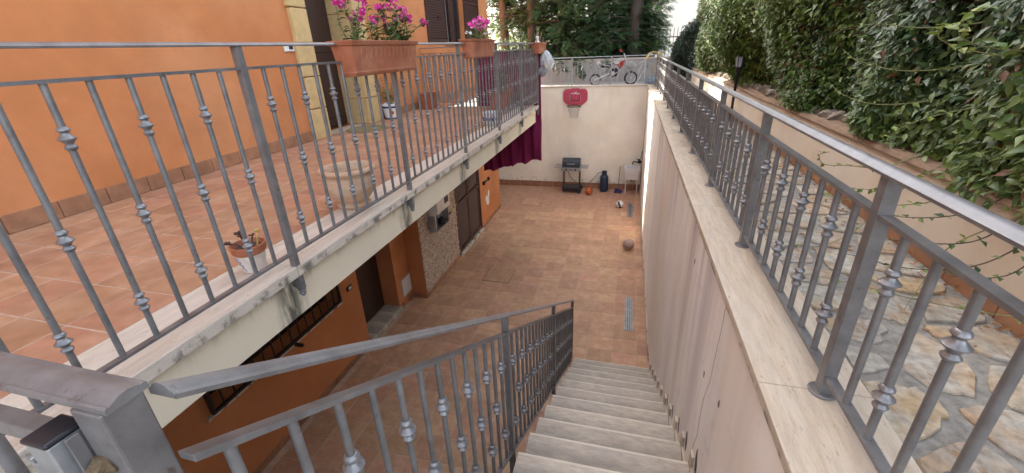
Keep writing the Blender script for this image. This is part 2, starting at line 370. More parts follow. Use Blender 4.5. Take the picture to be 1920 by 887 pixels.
def leaf_geo(P, D, Nn, size, width=0.45, fold=0.18):
    """folded leaf of 6 points / 4 triangles for every position"""
    n = len(P); D = norm(D); T = norm(np.cross(D, Nn)); Nn = np.cross(T, D)
    s = size[:, None]; wd = (width if np.isscalar(width) else width[:, None])
    pts = [P, P + D*s*0.42 + T*s*wd*0.5 + Nn*s*fold*0.5, P + D*s - Nn*s*fold*0.6, P + D*s*0.42 - T*s*wd*0.5 + Nn*s*fold*0.5, P + D*s*0.46]
    V = np.stack(pts, 1).reshape(-1, 3)
    base = np.arange(n)[:, None] * 5
    F = (base[:, None, :] + np.array([[0, 4, 1], [1, 4, 2], [0, 3, 4], [3, 2, 4]])[None]).reshape(-1, 3)
    return V, F
def vnoise(P, s, seed=0):
    """cheap smooth noise from sums of sines"""
    r = np.random.default_rng(seed); out = np.zeros(len(P))
    for k in range(7):
        d = r.normal(size=3); d /= np.linalg.norm(d); f = s * (0.6 + 1.6 * r.random()); out += np.sin(P @ d * f + r.random() * 6.28)
    return out / 3.5

# ------------------------------------------------------------------ levels and lines of the place
UP = 2.90                # terrace level
XH = -4.10               # house front, upper floor
XE = -1.69               # terrace edge
XA, XB = -3.45, -3.17    # lower house walls
XW = 0.49                # sunken wall face
YB = 12.23               # end wall
TX, TY = 0.337, 0.307    # courtyard tile

# ground all round the sunken court
g = MB(); zz = 2.80
X0, X1, Y0, Y1 = -4.3, 1.6, -3.0, 12.6
B = 160
g.add([(-B,-B,zz),(B,-B,zz),(B,Y0,zz),(-B,Y0,zz)], [(0,1,2,3)]); g.add([(-B,Y1,zz),(B,Y1,zz),(B,B,zz),(-B,B,zz)], [(0,1,2,3)])
g.add([(-B,Y0,zz),(X0,Y0,zz),(X0,Y1,zz),(-B,Y1,zz)], [(0,1,2,3)]); g.add([(X1,Y0,zz),(B,Y0,zz),(B,Y1,zz),(X1,Y1,zz)], [(0,1,2,3)])
struct('ground', g, earth)

# courtyard floor: bedding sheet and single tiles
floor = struct('courtyard_floor', MB().box(-3.9, XW+0.02, -1.0, YB+0.02, -0.10, -0.003), grout_c)
tm = MB().cbox(-TX/2+.004, TX/2-.004, -TY/2+.004, TY/2-.004, -0.012, 0.0, 0.003).mesh('tile'); tm.materials.append(cotto)
cells = []
x = 0.005 + TX * 1.0 - TX/2
ix0 = [0.005 + TX*(k-0.5) for k in range(-11, 2)]
iy0 = [5.186 + TY*(k+0.5) for k in range(-13, 23)]
hatch = [(-2.43, -1.88, 6.40, 6.93), (-2.72, -2.14, 10.50, 11.05)]
for yy in iy0:
    for xx in ix0:
        if yy + TY/2 > YB + 0.05: continue
        if yy < 5.60 and xx < XA: continue
        if yy > 5.75 and xx < XB - 0.05 and yy < 10.3: continue
        if xx > -0.60 and yy < 4.3: continue
        cells.append((xx, yy))
cells.sort(key=lambda c: c[0]**2 + c[1]**2)
rest = MB()
cells.sort(key=lambda c: (0 if (c[1] > 2.2) else 1))
for i, (xx, yy) in enumerate(cells):
    dz = random.uniform(-0.0012, 0.0012)
    if i < 274:
        o = inst('tile', tm, floor, (xx, yy, dz)); o.rotation_euler = (random.uniform(-.003, .003), random.uniform(-.003, .003), 0)
    else: rest.cbox(xx-TX/2+.004, xx+TX/2-.004, yy-TY/2+.004, yy+TY/2-.004, -0.012, dz, 0.003)
tn_ = MB().cbox(.3455, XW-.013, -TY/2+.004, TY/2-.004, -.012, 0, .003)
me_n = tn_.mesh('tile', (.41, 0, 0)); me_n.materials.append(cotto)
for yy in iy0:
    if 4.3 < yy < YB - .1: inst('tile', me_n, floor, (.41, yy, random.uniform(-.001, .001)))
if rest.v: part('tile_field', rest, cotto, floor, kind='stuff')

# ------------------------------------------------------------------ house
house = thing('house', 'orange plastered two storey house with yellow stone door surround behind the terrace', 'house', (XH, 5, 0))
# upper wall with door and window openings (pieces butt end to end)
HZ = 11.2
DY0, DY1, DZ1 = 5.17, 6.20, 5.25
WY0, WY1, WZ0, WZ1 = 9.82, 10.98, 4.13, 5.95
u = MB()
u.box(-12, XH, -3.0, DY0, 2.72, HZ); u.box(-12, XH, DY0, DY1, DZ1, HZ); u.box(-12, XH, DY1, WY0, 2.72, HZ)
u.box(-12, XH, WY0, WY1, WZ1, HZ); u.box(-12, XH, WY0, WY1, 2.72, WZ0); u.box(-12, XH, WY1, 12.95, 2.72, HZ)
u.box(-12, XH-0.45, DY0, DY1, 2.72, DZ1); u.box(-12, XH-0.22, WY0, WY1, WZ0, WZ1)
part('upper_wall', u, orange, house)
rf = MB().box(-12.4, XH+0.10, -3.4, 13.05, HZ, HZ+0.2); part('roof', rf, terra, house)
# rusticated stones round the door
stone_h = 0.405
for k in range(6):
    z0 = UP + k * stone_h + 0.002; z1 = z0 + stone_h - 0.008
    for (a, b) in ((DY0-0.29, DY0+0.005), (DY1-0.005, DY1+0.29)):
        j = 0.0 if k % 2 else 0.025
        mb = MB().box(XH-0.02, XH+0.055, a-(j if a < DY0-.1 else 0), b+(j if b > DY1+.1 else 0), z0, z1)
        part('surround_stone', mb, sandstone, house, bevel=0.014)
    part('surround_stone', MB().box(XH-0.40, XH-0.022, DY1-0.012, DY1+0.02, z0, z1), sandstone, house, bevel=0.010)
# front door
door = part('front_door', MB().box(XH-0.445, XH-0.38, DY0+0.02, DY1-0.03, UP+0.02, DZ1-0.02), brown_door, house, bevel=0.004)
for (a, b, c, d) in ((DY0+.12, DY1-.13, UP+.15, UP+.95), (DY0+.12, DY1-.13, UP+1.1, UP+2.1)):
    part('door_panel', MB().box(XH-0.382, XH-0.365, a, b, c, d), brown_door, door, bevel=0.008)
part('door_handle', MB().tube([(XH-.37, DY0+.10, UP+1.05), (XH-.32, DY0+.10, UP+1.05), (XH-.32, DY0+.22, UP+1.05)], .010), galv, door)
part('door_jamb', MB().box(XH-0.36, XH-0.03, DY0+0.008, DY0+0.05, UP+.01, DZ1-.02), brown_door, house)
part('wall_switch', MB().box(XH, XH+0.022, 4.68, 4.84, 4.02, 4.11), white_p, house, bevel=0.004)
part('switch_button', MB().box(XH+0.022, XH+0.030, 4.75, 4.81, 4.045, 4.085), dark_iron, house)
# window and louvred shutters, upper floor
win = part('window', MB().box(XH-0.215, XH-0.17, WY0+.01, WY1-.01, WZ0+.01, WZ1-.01), glass_d, house)
for (a, b) in ((WY0, WY0+.07), (WY1-.07, WY1), (WY0+.52, WY0+.60)):
    part('window_frame', MB().box(XH-0.17, XH-0.11, a, b, WZ0+.005, WZ1-.005), brown_door, win, bevel=0.004)
part('window_jamb', MB().box(XH-0.10, XH+0.02, WY0+.0, WY0+.045, WZ0+.005, WZ1), galv, win)
def shutter(parent, xx, y0, y1, z0, z1, n, name='shutter', face=1, slats=True):
    fr = MB(); t = 0.035; wd = 0.055
    fr.box(xx, xx+t, y0, y0+wd, z0, z1); fr.box(xx, xx+t, y1-wd, y1, z0, z1)
    fr.box(xx, xx+t, y0+wd, y1-wd, z0, z0+wd*1.4); fr.box(xx, xx+t, y0+wd, y1-wd, z1-wd, z1)
    zm = (z0+z1)/2; fr.box(xx, xx+t, y0+wd, y1-wd, zm-.03, zm+.03)
    fr.box(xx-0.001, xx+0.004, y0+wd, y1-wd, z0+wd*1.4, z1-wd)
    s = part(name, fr, brown_shut, parent)
    sm = MB(); L2 = (y1-y0-2*wd)/2; sm.add([(0.006,-L2,0.022),(0.012,-L2,0.024),(0.033,-L2,-0.018),(0.027,-L2,-0.022),(0.006,L2,0.022),(0.012,L2,0.024),(0.033,L2,-0.018),(0.027,L2,-0.022)],
        [(0,1,2,3),(7,6,5,4),(0,4,5,1),(1,5,6,2),(2,6,7,3),(3,7,4,0)])
    me = sm.mesh('slat'); me.materials.append(brown_shut)
    for k in range(n):
        z = z0 + wd*1.4 + .03 + (z1-z0-wd*2.4-.06) * (k+.5)/n
        if abs(z - zm) < 0.045: continue
        inst('slat', me, s, (xx, (y0+y1)/2, z))
    return s
s1 = shutter(house, XH+0.004, 8.80, 9.80, WZ0-.02, WZ1, 34)
part('shutter_handle', MB().tube([(XH+.04, 9.30, 4.62), (XH+.07, 9.30, 4.62), (XH+.07, 9.45, 4.60)], .010), dark_iron, s1)
shutter(house, XH+0.004, 11.0, 12.1, WZ0-.02, WZ1, 34)
part('window_sill', MB().box(XH-.2, XH+.07, WY0-.12, WY1+.12, WZ0-.055, WZ0-.003), trav_l, house, bevel=.005)
# skirting tiles along the terrace wall
yy = -0.6
while yy < 12.9:
    y1 = min(yy + 0.325, 12.94)
    if not (y1 > DY0-0.32 and yy < DY1+0.32):
        part('skirting_tile', MB().box(XH, XH+0.013, yy+.003, y1-.003, UP+.003, UP+.133), skirt, house, bevel=.002)
    elif yy < DY0-0.32 < y1:
        part('skirting_tile', MB().box(XH, XH+0.013, yy+.003, DY0-.325, UP+.003, UP+.133), skirt, house, bevel=.002)
    elif yy < DY1+0.32 < y1:
        part('skirting_tile', MB().box(XH, XH+0.013, DY1+.325, y1-.003, UP+.003, UP+.133), skirt, house, bevel=.002)
    yy = y1
# lower storey, part A (window and side door)
GZ0, GZ1, GY0, GY1 = 1.03, 2.15, 2.0, 3.88
EY0, EY1, EZ1 = 4.30, 5.20, 2.2
ZS = 2.585
a = MB()
a.box(-4.3, XA, -3.0, GY0, -0.05, ZS); a.box(-4.3, XA, GY0, GY1, -0.05, GZ0); a.box(-4.3, XA, GY0, GY1, GZ1, ZS); a.box(-4.3, XA, GY1, EY0, -0.05, ZS)
a.box(-4.3, XA, EY0, EY1, EZ1, ZS); a.box(-4.3, XA, EY1, 5.648, -0.05, ZS)
a.box(-4.3, XA-0.25, GY0, GY1, GZ0, GZ1); a.box(-4.3, XA-0.32, EY0, EY1, -0.05, EZ1)
part('lower_wall', a, orange, house)
b = MB(); SY0, SY1, SZ1 = 7.25, 8.66, 2.2
b.box(-4.3, XB, 5.65, SY0, -0.05, ZS); b.box(-4.3, XB, SY0, SY1, SZ1, ZS); b.box(-4.3, XB, SY1, 10.26, -0.05, ZS); b.box(-4.3, XB-.12, SY0, SY1, -.05, SZ1)
part('lower_wall', b, orange, house)
part('side_door', MB().box(XA-.315, XA-.27, EY0+.02, EY1-.02, 0.10, EZ1-.02), brown_door, house, bevel=.004)
part('threshold', MB().box(XA-.27, XA+.035, EY0-.03, EY1+.03, 0.0, 0.088), tread_m, house, bevel=.004)
part('wall_switch', MB().box(XA, XA+.012, 4.05, 4.16, 1.06, 1.125), dark_iron, house, bevel=.003)
part('switch_button', MB().box(XA+.012, XA+.017, 4.085, 4.14, 1.075, 1.11), white_p, house)
pn = part('access_panel', MB().box(XA, XA+.014, 5.36, 5.635, .17, .47), white_p, house, bevel=.004)
part('panel_frame', MB().box(XA, XA+.008, 5.345, 5.65-.004, .15, .49), grey_wall, pn)
# iron window grille, lower storey
gr = part('window_grille', MB().box(XA+.02, XA+.045, GY0, GY1, GZ0, GZ0+.03).box(XA+.02, XA+.045, GY0, GY1, GZ1-.03, GZ1).box(XA+.02,XA+.045,GY0,GY0+.03,GZ0+.03,GZ1-.03).box(XA+.02,XA+.045,GY1-.03,GY1,GZ0+.03,GZ1-.03), dark_iron, house)
gb = MB().box(-.006, .006, -.006, .006, -(GZ1-GZ0)/2+.03, (GZ1-GZ0)/2-.03).mesh('grille_bar'); gb.materials.append(dark_iron)
for k in range(1, 15): inst('grille_bar', gb, gr, (XA+.032, GY0 + (GY1-GY0)*k/15, (GZ0+GZ1)/2))
part('window_glass', MB().box(XA-.245, XA-.22, GY0, GY1, GZ0, GZ1), glass_d, house)
part('shutter_stay', MB().box(XA+.003, XA+.13, 3.02, 3.05, .99, 1.02), dark_iron, house)
part('window_sill', MB().box(XA-.2, XA+.03, GY0-.05, GY1+.03, GZ0-.035, GZ0-.003), trav_l, house)
# skirting of the lower walls
yy = -0.9
while yy < 10.2:
    y1 = yy + 0.337
    xw = XA if yy < 5.63 else XB
    skip = (y1 > EY0-.02 and yy < EY1+.02) or (y1 > SY0-.02 and yy < SY1+.02)
    if yy < 5.65 < y1: y1 = 5.64
    if not skip: part('skirting_tile', MB().box(xw, xw+.012, yy+.003, min(y1, 10.26)-.003, 0.002, .085), skirt, house, bevel=.002)
    yy = 5.65 if y1 == 5.64 else y1
part('skirting_tile', MB().box(XA+.013, XB+.012, 5.634, 5.649, .002, .085), skirt, house)
part('skirting_tile', MB().box(XA, XA+.012, EY1+.035, 5.33, .002, .085), skirt, house)
# split stone cladding
cl = MB(); z = 0.09
while z < ZS - .03:
    h = random.choice((.022, .028, .035, .04)); y = 5.652 + random.uniform(-.1, 0)
    while y < SY0 - .03:
        l = random.uniform(.08, .24); y0 = max(5.652, y); y1 = min(SY0-.03, y + l)
        if y1 - y0 > .015:
            d = random.uniform(.006, .022); cl.box(XB+.001, XB+d, y0+.001, y1-.001, z+.001, min(z+h, ZS)-.001)
        y += l
    z += h
part('stone_cladding', cl, stonecl, house, kind='stuff')
sh = part('shutter_frame', MB().box(XB-.03, XB+.02, SY0-.025, SY0+.03, .06, SZ1).box(XB-.03, XB+.02, SY1-.03, SY1+.02, .06, SZ1).box(XB-.03, XB+.02, SY0+.03, SY1-.03, SZ1-.03, SZ1), brown_shut, house)
shutter(house, XB-.028, SY0+.035, (SY0+SY1)/2-.004, .07, SZ1-.035, 36, 'shutter')
shutter(house, XB-.028, (SY0+SY1)/2+.004, SY1-.035, .07, SZ1-.035, 36, 'shutter')
part('threshold', MB().box(XB-.12, XB+.045, SY0-.02, SY1+.03, 0, .055), trav_l, house, bevel=.004)
# bare plaster patch and hook on the lower wall
pts = [(9.06,.62),(9.10,.52),(9.17,.45),(9.27,.43),(9.33,.50),(9.31,.58),(9.36,.66),(9.38,.75),(9.33,.80),(9.27,.74),(9.22,.66),(9.16,.70),(9.10,.70)]
part('bare_patch', MB().prism(pts, 0, XB+.001, XB+.004), white_p, house)
part('wall_hook', MB().box(XB, XB+.03, 8.93, 9.36, 1.045, 1.075).box(XB, XB+.045, 8.93, 8.99, 1.03, 1.11).box(XB, XB+.045, 9.30, 9.36, 1.03, 1.11), dark_iron, house)
# meter cabinet on the stone wall
mc = thing('meter_cabinet', 'white meter cabinet fixed on the split stone wall with an open grey box below', 'meter box', (XB, 6.3, 1.3))
part('cabinet', MB().box(XB+.02, XB+.20, 6.03, 6.56, 1.42, 1.85), white_p, mc, bevel=.006)
part('meter_window', MB().box(XB+.20, XB+.208, 6.33, 6.48, 1.52, 1.72), black_p, mc)
part('open_box', MB().box(XB+.02, XB+.03, 6.0, 6.56, 1.10, 1.40).box(XB+.03, XB+.15, 6.0, 6.012, 1.10, 1.40).box(XB+.03, XB+.15, 6.548, 6.56, 1.10, 1.40).box(XB+.03, XB+.15, 6.012, 6.548, 1.10, 1.112), galv, mc)
part('meter', MB().lathe([(.055,0),(.06,.02),(.06,.10),(.03,.13)], (XB+.09, 6.38, 1.115), 16), black_p, mc, smooth=True)
part('pipe', MB().tube([(XB+.10, 6.10, 1.40), (XB+.10, 6.10, 1.10), (XB+.06, 6.10, 1.02)], .014), white_p, mc)
part('valve', MB().tube([(XB+.03, 6.68, 1.16), (XB+.09, 6.68, 1.16)], .02).box(XB+.07, XB+.09, 6.62, 6.84, 1.15, 1.175), dark_iron, mc)

# ------------------------------------------------------------------ terrace
terr = struct('terrace_slab', MB().box(-4.3, -1.742, -3.0, 8.30, 2.59, 2.838), cream)
part('screed', MB().box(XH-0.3, -2.04, -3.0, 8.30, 2.838, UP-.003), grout, terr)
T = 0.30
tm2 = MB().cbox(-T/2+.004, T/2-.004, -T/2+.004, T/2-.004, -.014, 0, .003).mesh('tile'); tm2.materials.append(cotto_t)
for i in range(7):
    for j in range(-5, 25):
        xx = -2.045 - T*(i+.5); yy = 0.98 + T*(j+.5)
        if yy + T/2 > 8.32: continue
        o = inst('tile', tm2, terr, (xx, yy, UP + random.uniform(-.001, .001)))
yy = -1.2; k = 0
lens = [1.55, 1.3, 1.42, 1.25, 1.5, 1.36, 1.4]
for l in lens:
    y1 = min(yy + l, 8.34)
    if y1 <= yy: break
    part('edge_stone', MB().box(-2.043, XE, yy+.001, y1-.001, 2.8385, UP+.001), trav_l, terr, bevel=.004)
    yy = y1

# ------------------------------------------------------------------ railings
def cap_prof(w=0.048, h=0.020):
    a = w/2
    return [(-a, 0), (-a, h*.35), (-a*.86, h*.5), (-a*.72, h*.55), (-a*.5, h*.82), (0, h), (a*.5, h*.82), (a*.72, h*.55), (a*.86, h*.5), (a, h*.35), (a, 0)]
COLLAR = [(.0098, -.036), (.0130, -.034), (.0170, -.027), (.0172, -.025), (.0130, -.020), (.0108, -.017), (.0112, -.014), (.0170, -.007), (.0235, -.0012), (.0235, .0012), (.0170, .007), (.0112, .014), (.0108, .017), (.0130, .020), (.0172, .025), (.0170, .027), (.0130, .034), (.0098, .036)]
col_me = MB().lathe([(r_ * 1.03, z_ * 1.05) for r_, z_ in COLLAR], n=14, cap=False).mesh('collar', smooth=True); col_me.materials.append(collar_m)
def bal_mesh(h, r=.0102):
    me = MB().tube([(0, 0, 0), (0, 0, h)], r, 10).mesh('baluster', smooth=True); me.materials.append(metal); return me
def bal(root, me, pos, zs):
    b = inst('baluster', me, root, pos, rotz=random.uniform(0, 3))
    for z in zs: inst('collar', col_me, b, (pos[0], pos[1], z), rotz=random.uniform(0, 6))

# terrace railing (fixed outside the slab)
XL = -1.709
rl = thing('terrace_railing', 'long grey iron terrace railing carrying the hanging flower planters', 'railing', (XL, 1.663, 2.7))
Lp = [1.663 + 1.342*k for k in range(-1, 6)]
part('handrail', MB().prism(cap_prof(.042, .018), 1, 0.0, 8.385, (XL, 0, 4.005)), metal, rl, smooth=True)
part('middle_rail', MB().box(XL-.014, XL+.014, 0.2, 8.37, 3.907, 3.919), metal, rl)
part('bottom_rail', MB().box(XL-.014, XL+.014, 0.2, 8.37, 2.970, 2.982), metal, rl)
fin = [(.013, 0), (.019, .003), (.021, .010), (.016, .016), (.012, .019), (.017, .024), (.018, .031), (.013, .037), (.008, .045), (.001, .048)]
for k, y in enumerate(Lp):
    if y > 8.4: y = 8.37
    if y < .2: continue
    p = part('post', MB().box(XL-.017, XL+.017, y-.017, y+.017, 2.755, 4.006), metal, rl, bevel=.002)
    part('finial', MB().lathe([(r, -z) for r, z in fin], (XL, y, 2.755), 14), metal, p, smooth=True)
    part('bracket', MB().tube([(XL-.0, y, 2.79), (-1.745, y, 2.79)], .015, 10).tube([(-1.735, y, 2.79), (-1.745, y, 2.79)], .03, 12), metal, p, smooth=True)
bm_ = bal_mesh(3.907-2.982)
for k in range(-1, 5):
    y0 = 1.663 + 1.342*k
    for i in range(1, 11):
        y = y0 + .122*i
        if y < .2: continue
        bal(rl, bm_, (XL, y, 2.982), (3.742, 3.136) if i % 2 else (3.441,))
# railing across the end of the terrace
re = thing('terrace_end_railing', 'short grey iron railing across the far end of the terrace', 'railing', (-2.9, 8.37, UP))
part('handrail', MB().prism([(p, q) for p, q in cap_prof(.042, .018)], 0, XH+.01, XL-.022, (0, 8.37, 4.005)), metal, re, smooth=True)
part('middle_rail', MB().box(XH+.01, XL-.018, 8.356, 8.384, 3.907, 3.919), metal, re)
part('bottom_rail', MB().box(XH+.01, XL-.018, 8.356, 8.384, 2.970, 2.982), metal, re)
part('post', MB().box(-2.95, -2.916, 8.353, 8.387, 2.80, 4.004), metal, re)
for i in range(1, 20):
    x = XL - .122*i
    if abs(x + 2.933) < .04 or x < XH + .03: continue
    bal(re, bm_, (x, 8.37, 2.982), (3.742, 3.136) if i % 2 else (3.441,))

# railing above the sunken wall, along the garden path
XR = 0.655
rr = thing('path_railing', 'long low grey iron railing on travertine coping beside the garden path', 'railing', (XR, 1.226, 2.911))
Rp = [1.226 + 1.088*k for k in range(-2, 11)]
part('handrail', MB().prism(cap_prof(.050, .022), 1, -1.0, Rp[-1]+.02, (XR, 0, 3.617)), metal, rr, smooth=True)
part('middle_rail', MB().box(XR-.015, XR+.015, -1.0, Rp[-1], 3.508, 3.520), metal, rr)
part('bottom_rail', MB().box(XR-.015, XR+.015, -1.0, Rp[-1], 2.975, 2.987), metal, rr)
for y in Rp:
    p = part('post', MB().box(XR-.0185, XR+.0185, y-.0185, y+.0185, 2.914, 3.617), metal, rr, bevel=.002)
    part('base_plate', MB().lathe([(.040, 0), (.041, .003), (.036, .007)], (XR, y, 2.9125), 20), metal, p)
bm_r = bal_mesh(3.508-2.987)
for k in range(len(Rp) - 1):
    for i in range(1, 9):
        bal(rr, bm_r, (XR, Rp[k] + .1209*i, 2.987), (3.379,) if i % 2 == 0 else (3.125,))

# railing on top of the end wall
rail_l = mat('pale worn iron paint', (0.36, 0.36, 0.36), 0.45, metal=0.2, var=0.2, scale=14)
rb = thing('end_wall_railing', 'thin grey railing on top of the courtyard end wall in front of the small motorbike', 'railing', (-1.5, YB+.1, 2.9))
YR = YB + 0.10
part('handrail', MB().prism(cap_prof(.042, .018), 0, XH+.01, XR-.026, (0, YR, 3.635)), rail_l, rb, smooth=True)
part('middle_rail', MB().box(XH+.01, XR-.02, YR-.013, YR+.013, 3.532, 3.543), rail_l, rb)
part('bottom_rail', MB().box(XH+.01, XR-.02, YR-.013, YR+.013, 2.995, 3.006), rail_l, rb)
for x in (-3.8, -2.66, -1.555, -0.50):
    part('post', MB().box(x-.017, x+.017, YR-.017, YR+.017, 2.93, 3.635), rail_l, rb)
bm_b = MB().tube([(0, 0, 0), (0, 0, .526)], .0072, 8).mesh('baluster', smooth=True); bm_b.materials.append(rail_l)
x = 0.55; i = 0
while x > XH + .05:
    if min(abs(x - q) for q in (-3.8, -2.66, -1.555, -0.50)) > .045:
        bal(rb, bm_b, (x, YR, 3.006), ((3.37,) if i % 2 else (3.14,)) if i % 2 else ())
    x -= .1215; i += 1

# ------------------------------------------------------------------ sunken wall, coping, garden path
cw = thing('courtyard_wall', 'tall pinkish streaked plaster wall with travertine coping beside the stairs', 'wall', (XW, 5, 0))
part('wall', MB().box(XW, .76, -3.0, YB, -.05, 2.868), mauve_wall, cw)
yy = -1.6
for l in (1.2, 1.63, 1.7, 1.45, 1.6, 1.55, 1.65, 1.5, 1.6, 1.7, 1.5):
    y1 = min(yy+l, YB+.25)
    if y1 - yy < .1: break
    part('coping_stone', MB().box(XW-.018, .792, yy+.001, y1-.001, 2.8685, 2.911), trav, cw, bevel=.003)
    yy = y1
yy = 4.75
while yy < YB - .05:
    y1 = min(yy+.337, YB-.014)
    part('skirting_tile', MB().box(XW-.011, XW-.0005, yy+.002, y1-.002, .001, .085), trav_l, cw); yy = y1
bw = thing('end_wall', 'off white courtyard end wall with the red hoop hung on it', 'wall', (-1.5, YB, 0))
part('wall', MB().box(-4.3, .478, YB, YB+.22, -.05, 2.885), white_wall, bw)
part('coping_stone', MB().box(XH+.001, -1.81, YB-.02, YB+.25, 2.8855, 2.925), trav_l, bw, bevel=.004)
part('coping_stone', MB().box(-1.809, .471, YB-.02, YB+.25, 2.8855, 2.925), trav_l, bw, bevel=.004)
xx = -4.1
while xx < XW - .03:
    x1 = min(xx+.337, XW-.014)
    part('skirting_tile', MB().box(xx+.002, x1-.002, YB-.012, YB-.0005, .001, .17), skirt, bw, bevel=.002); xx = x1

path = struct('garden_path', MB().box(.792, 1.56, -3.0, 13.0, 2.70, 2.842), mortar)
def clip(poly, p, q):
    """keep the side of poly nearer to p than to q"""
    mx, my = (p[0]+q[0])/2, (p[1]+q[1])/2; nx, ny = q[0]-p[0], q[1]-p[1]; out = []
    for i in range(len(poly)):
        a, b = poly[i], poly[(i+1) % len(poly)]
        da = (a[0]-mx)*nx + (a[1]-my)*ny; db = (b[0]-mx)*nx + (b[1]-my)*ny
        if da <= 0: out.append(a)
        if da*db < 0:
            t = da/(da-db); out.append((a[0]+(b[0]-a[0])*t, a[1]+(b[1]-a[1])*t))
    return out
rs = random.Random(5)
seeds = []
y = -0.6; r_ = 0
while y < 12.6:
    n = rs.choice((2, 3, 3)); 
    for k in range(n): seeds.append((.80 + .72*(k+.5+rs.uniform(-.28, .28))/n, y + rs.uniform(-.075, .075)))
    y += rs.uniform(.19, .27)
for i, s in enumerate(seeds):
    poly = [(.81, s[1]-.5), (1.505, s[1]-.5), (1.505, s[1]+.5), (.81, s[1]+.5)]
    for t in seeds:
        if t is not s and abs(t[1]-s[1]) < .7: poly = clip(poly, s, t)
    if len(poly) < 3: continue
    cx = sum(p[0] for p in poly)/len(poly); cy = sum(p[1] for p in poly)/len(poly)
    gap = rs.uniform(.013, .034); pl = []
    for k in range(len(poly)):
        a, b = poly[k], poly[(k+1) % len(poly)]
        for t in (0, .25, .5, .75):
            x = a[0]+(b[0]-a[0])*t; y = a[1]+(b[1]-a[1])*t; d = math.hypot(x-cx, y-cy) or 1
            q = max(.3, 1 - (gap + rs.uniform(-.008, .010) + (.02 if t == 0 else 0))/d); pl.append((cx+(x-cx)*q, cy+(y-cy)*q))
    n = len(pl); top = 2.852 + rs.uniform(-.003, .005); mb = MB()
    vs = [(x, y, 2.83) for x, y in pl] + [(x, y, top-.005) for x, y in pl] + [(cx+(x-cx)*.965, cy+(y-cy)*.965, top) for x, y in pl]
    fs = [tuple(range(2*n, 3*n))]
    for k in range(n):
        j = (k+1) % n; fs += [(k, j, n+j, n+k), (n+k, n+j, 2*n+j, 2*n+k)]
    mb.add(vs, fs); me = mb.mesh('flagstone', (cx, cy, 2.83)); me.materials.append(flag)
    inst('flagstone', me, path, (cx, cy, 2.83))

gw = thing('garden_wall', 'low beige plastered garden wall below the hedge with brown skirting tiles', 'wall', (1.53, 5, 2.85))
part('wall', MB().box(1.53, 1.72, -3.0, 13.0, 2.75, 3.27), beige_wall, gw)
capm = mat('brown cap render', (0.25, 0.17, 0.115), .95, var=.25, scale=7, bump=.4, bscale=25)
cp = MB(); prof = [(1.516, 3.2705), (1.512, 3.285), (1.522, 3.305), (1.56, 3.315), (1.72, 3.318), (1.72, 3.2705)]
n = len(prof); cp.add([(x, -3.0, z) for x, z in prof] + [(x, 13.0, z) for x, z in prof], [tuple(range(n)), tuple(range(2*n-1, n-1, -1))] + [(k, n+k, n+(k+1) % n, (k+1) % n) for k in range(n)])
part('wall_cap', cp, capm, gw)
yy = -0.7
while yy < 12.8:
    part('skirting_tile', MB().box(1.518, 1.5295, yy+.003, yy+.322, 2.843, 2.935), skirt, gw, bevel=.002); yy += .325
part('bank', MB().box(1.7205, 6.0, -3.0, 16.0, 2.75, 3.30), earth, gw)
# rubble kerb stones
for k in range(110):
    y = 2.9 + k*.08 + rs.uniform(-.05, .05); mb = MB(); R_ = rs.uniform(.025, .055)
    mb.lathe([(.02, -.06), (.8*R_, -.04), (R_, 0), (.85*R_, .05), (.35*R_, .075)], (0, 0, 0), 9, wob=lambda r, z, a: r*(1+rs.uniform(-.38, .38)))
    me = mb.mesh('rubble_stone'); me.materials.append(rock)
    o = inst('rubble_stone', me, gw, (1.655 + rs.uniform(-.05, .05), y, 3.325), rotz=rs.uniform(0, 6)); o.scale = (.9, 1.35, rs.uniform(.5, .9))

# ------------------------------------------------------------------ stairs
st = thing('staircase', 'straight grey travertine staircase going down into the courtyard', 'stairs', (0, 4.4, 0))
TR, RI, YS = 0.2829, 0.1693, 4.44
xs0, xs1 = -0.47, XW - .004
core = MB()
for k in range(17):
    y1 = YS - k*TR; z1 = (k+1)*RI
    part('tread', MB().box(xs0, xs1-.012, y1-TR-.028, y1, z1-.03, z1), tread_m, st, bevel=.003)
    part('riser', MB().box(xs0+.014, xs1-.012, y1-.045, y1-.027, z1-RI+.001, z1-.0305), riser_m, st)
    core.box(xs0+.016, xs1-.012, y1-TR-.05, y1-.0455, max(0, z1-RI-.25), z1-.031)
    # stepped skirting piece up the wall
    part('skirting', MB().box(xs1-.0115, xs1+.003, y1-.055, y1+.0, z1+.001, z1+.105).box(xs1-.0115, xs1+.003, y1-TR+.002, y1-.056, z1+.001, z1+.03), riser_m, st)
part('stair_core', core, mat('stair side render', (0.17, 0.085, 0.06), .9, var=.2, scale=5), st)
# broken plaster beside the steps
hole = mat('broken plaster', (0.10, 0.085, 0.08), 1.0, var=.6, scale=50, bump=1.0, bscale=60)
for k in range(5, 14):
    y1 = YS - k*TR; z1 = (k+1)*RI; s = .6 + .07*(k-5)
    P = []
    for i in range(12):
        a = 2*math.pi*i/12; P.append((y1 - .10 + .028*s*math.cos(a)*rs.uniform(.5, 1.2) + .015*math.sin(a), z1 + .13 + .085*s*math.sin(a)*rs.uniform(.8, 1.2)))
    part('plaster_hole', MB().prism(P, 0, XW-.0025, XW-.0005), hole, cw)

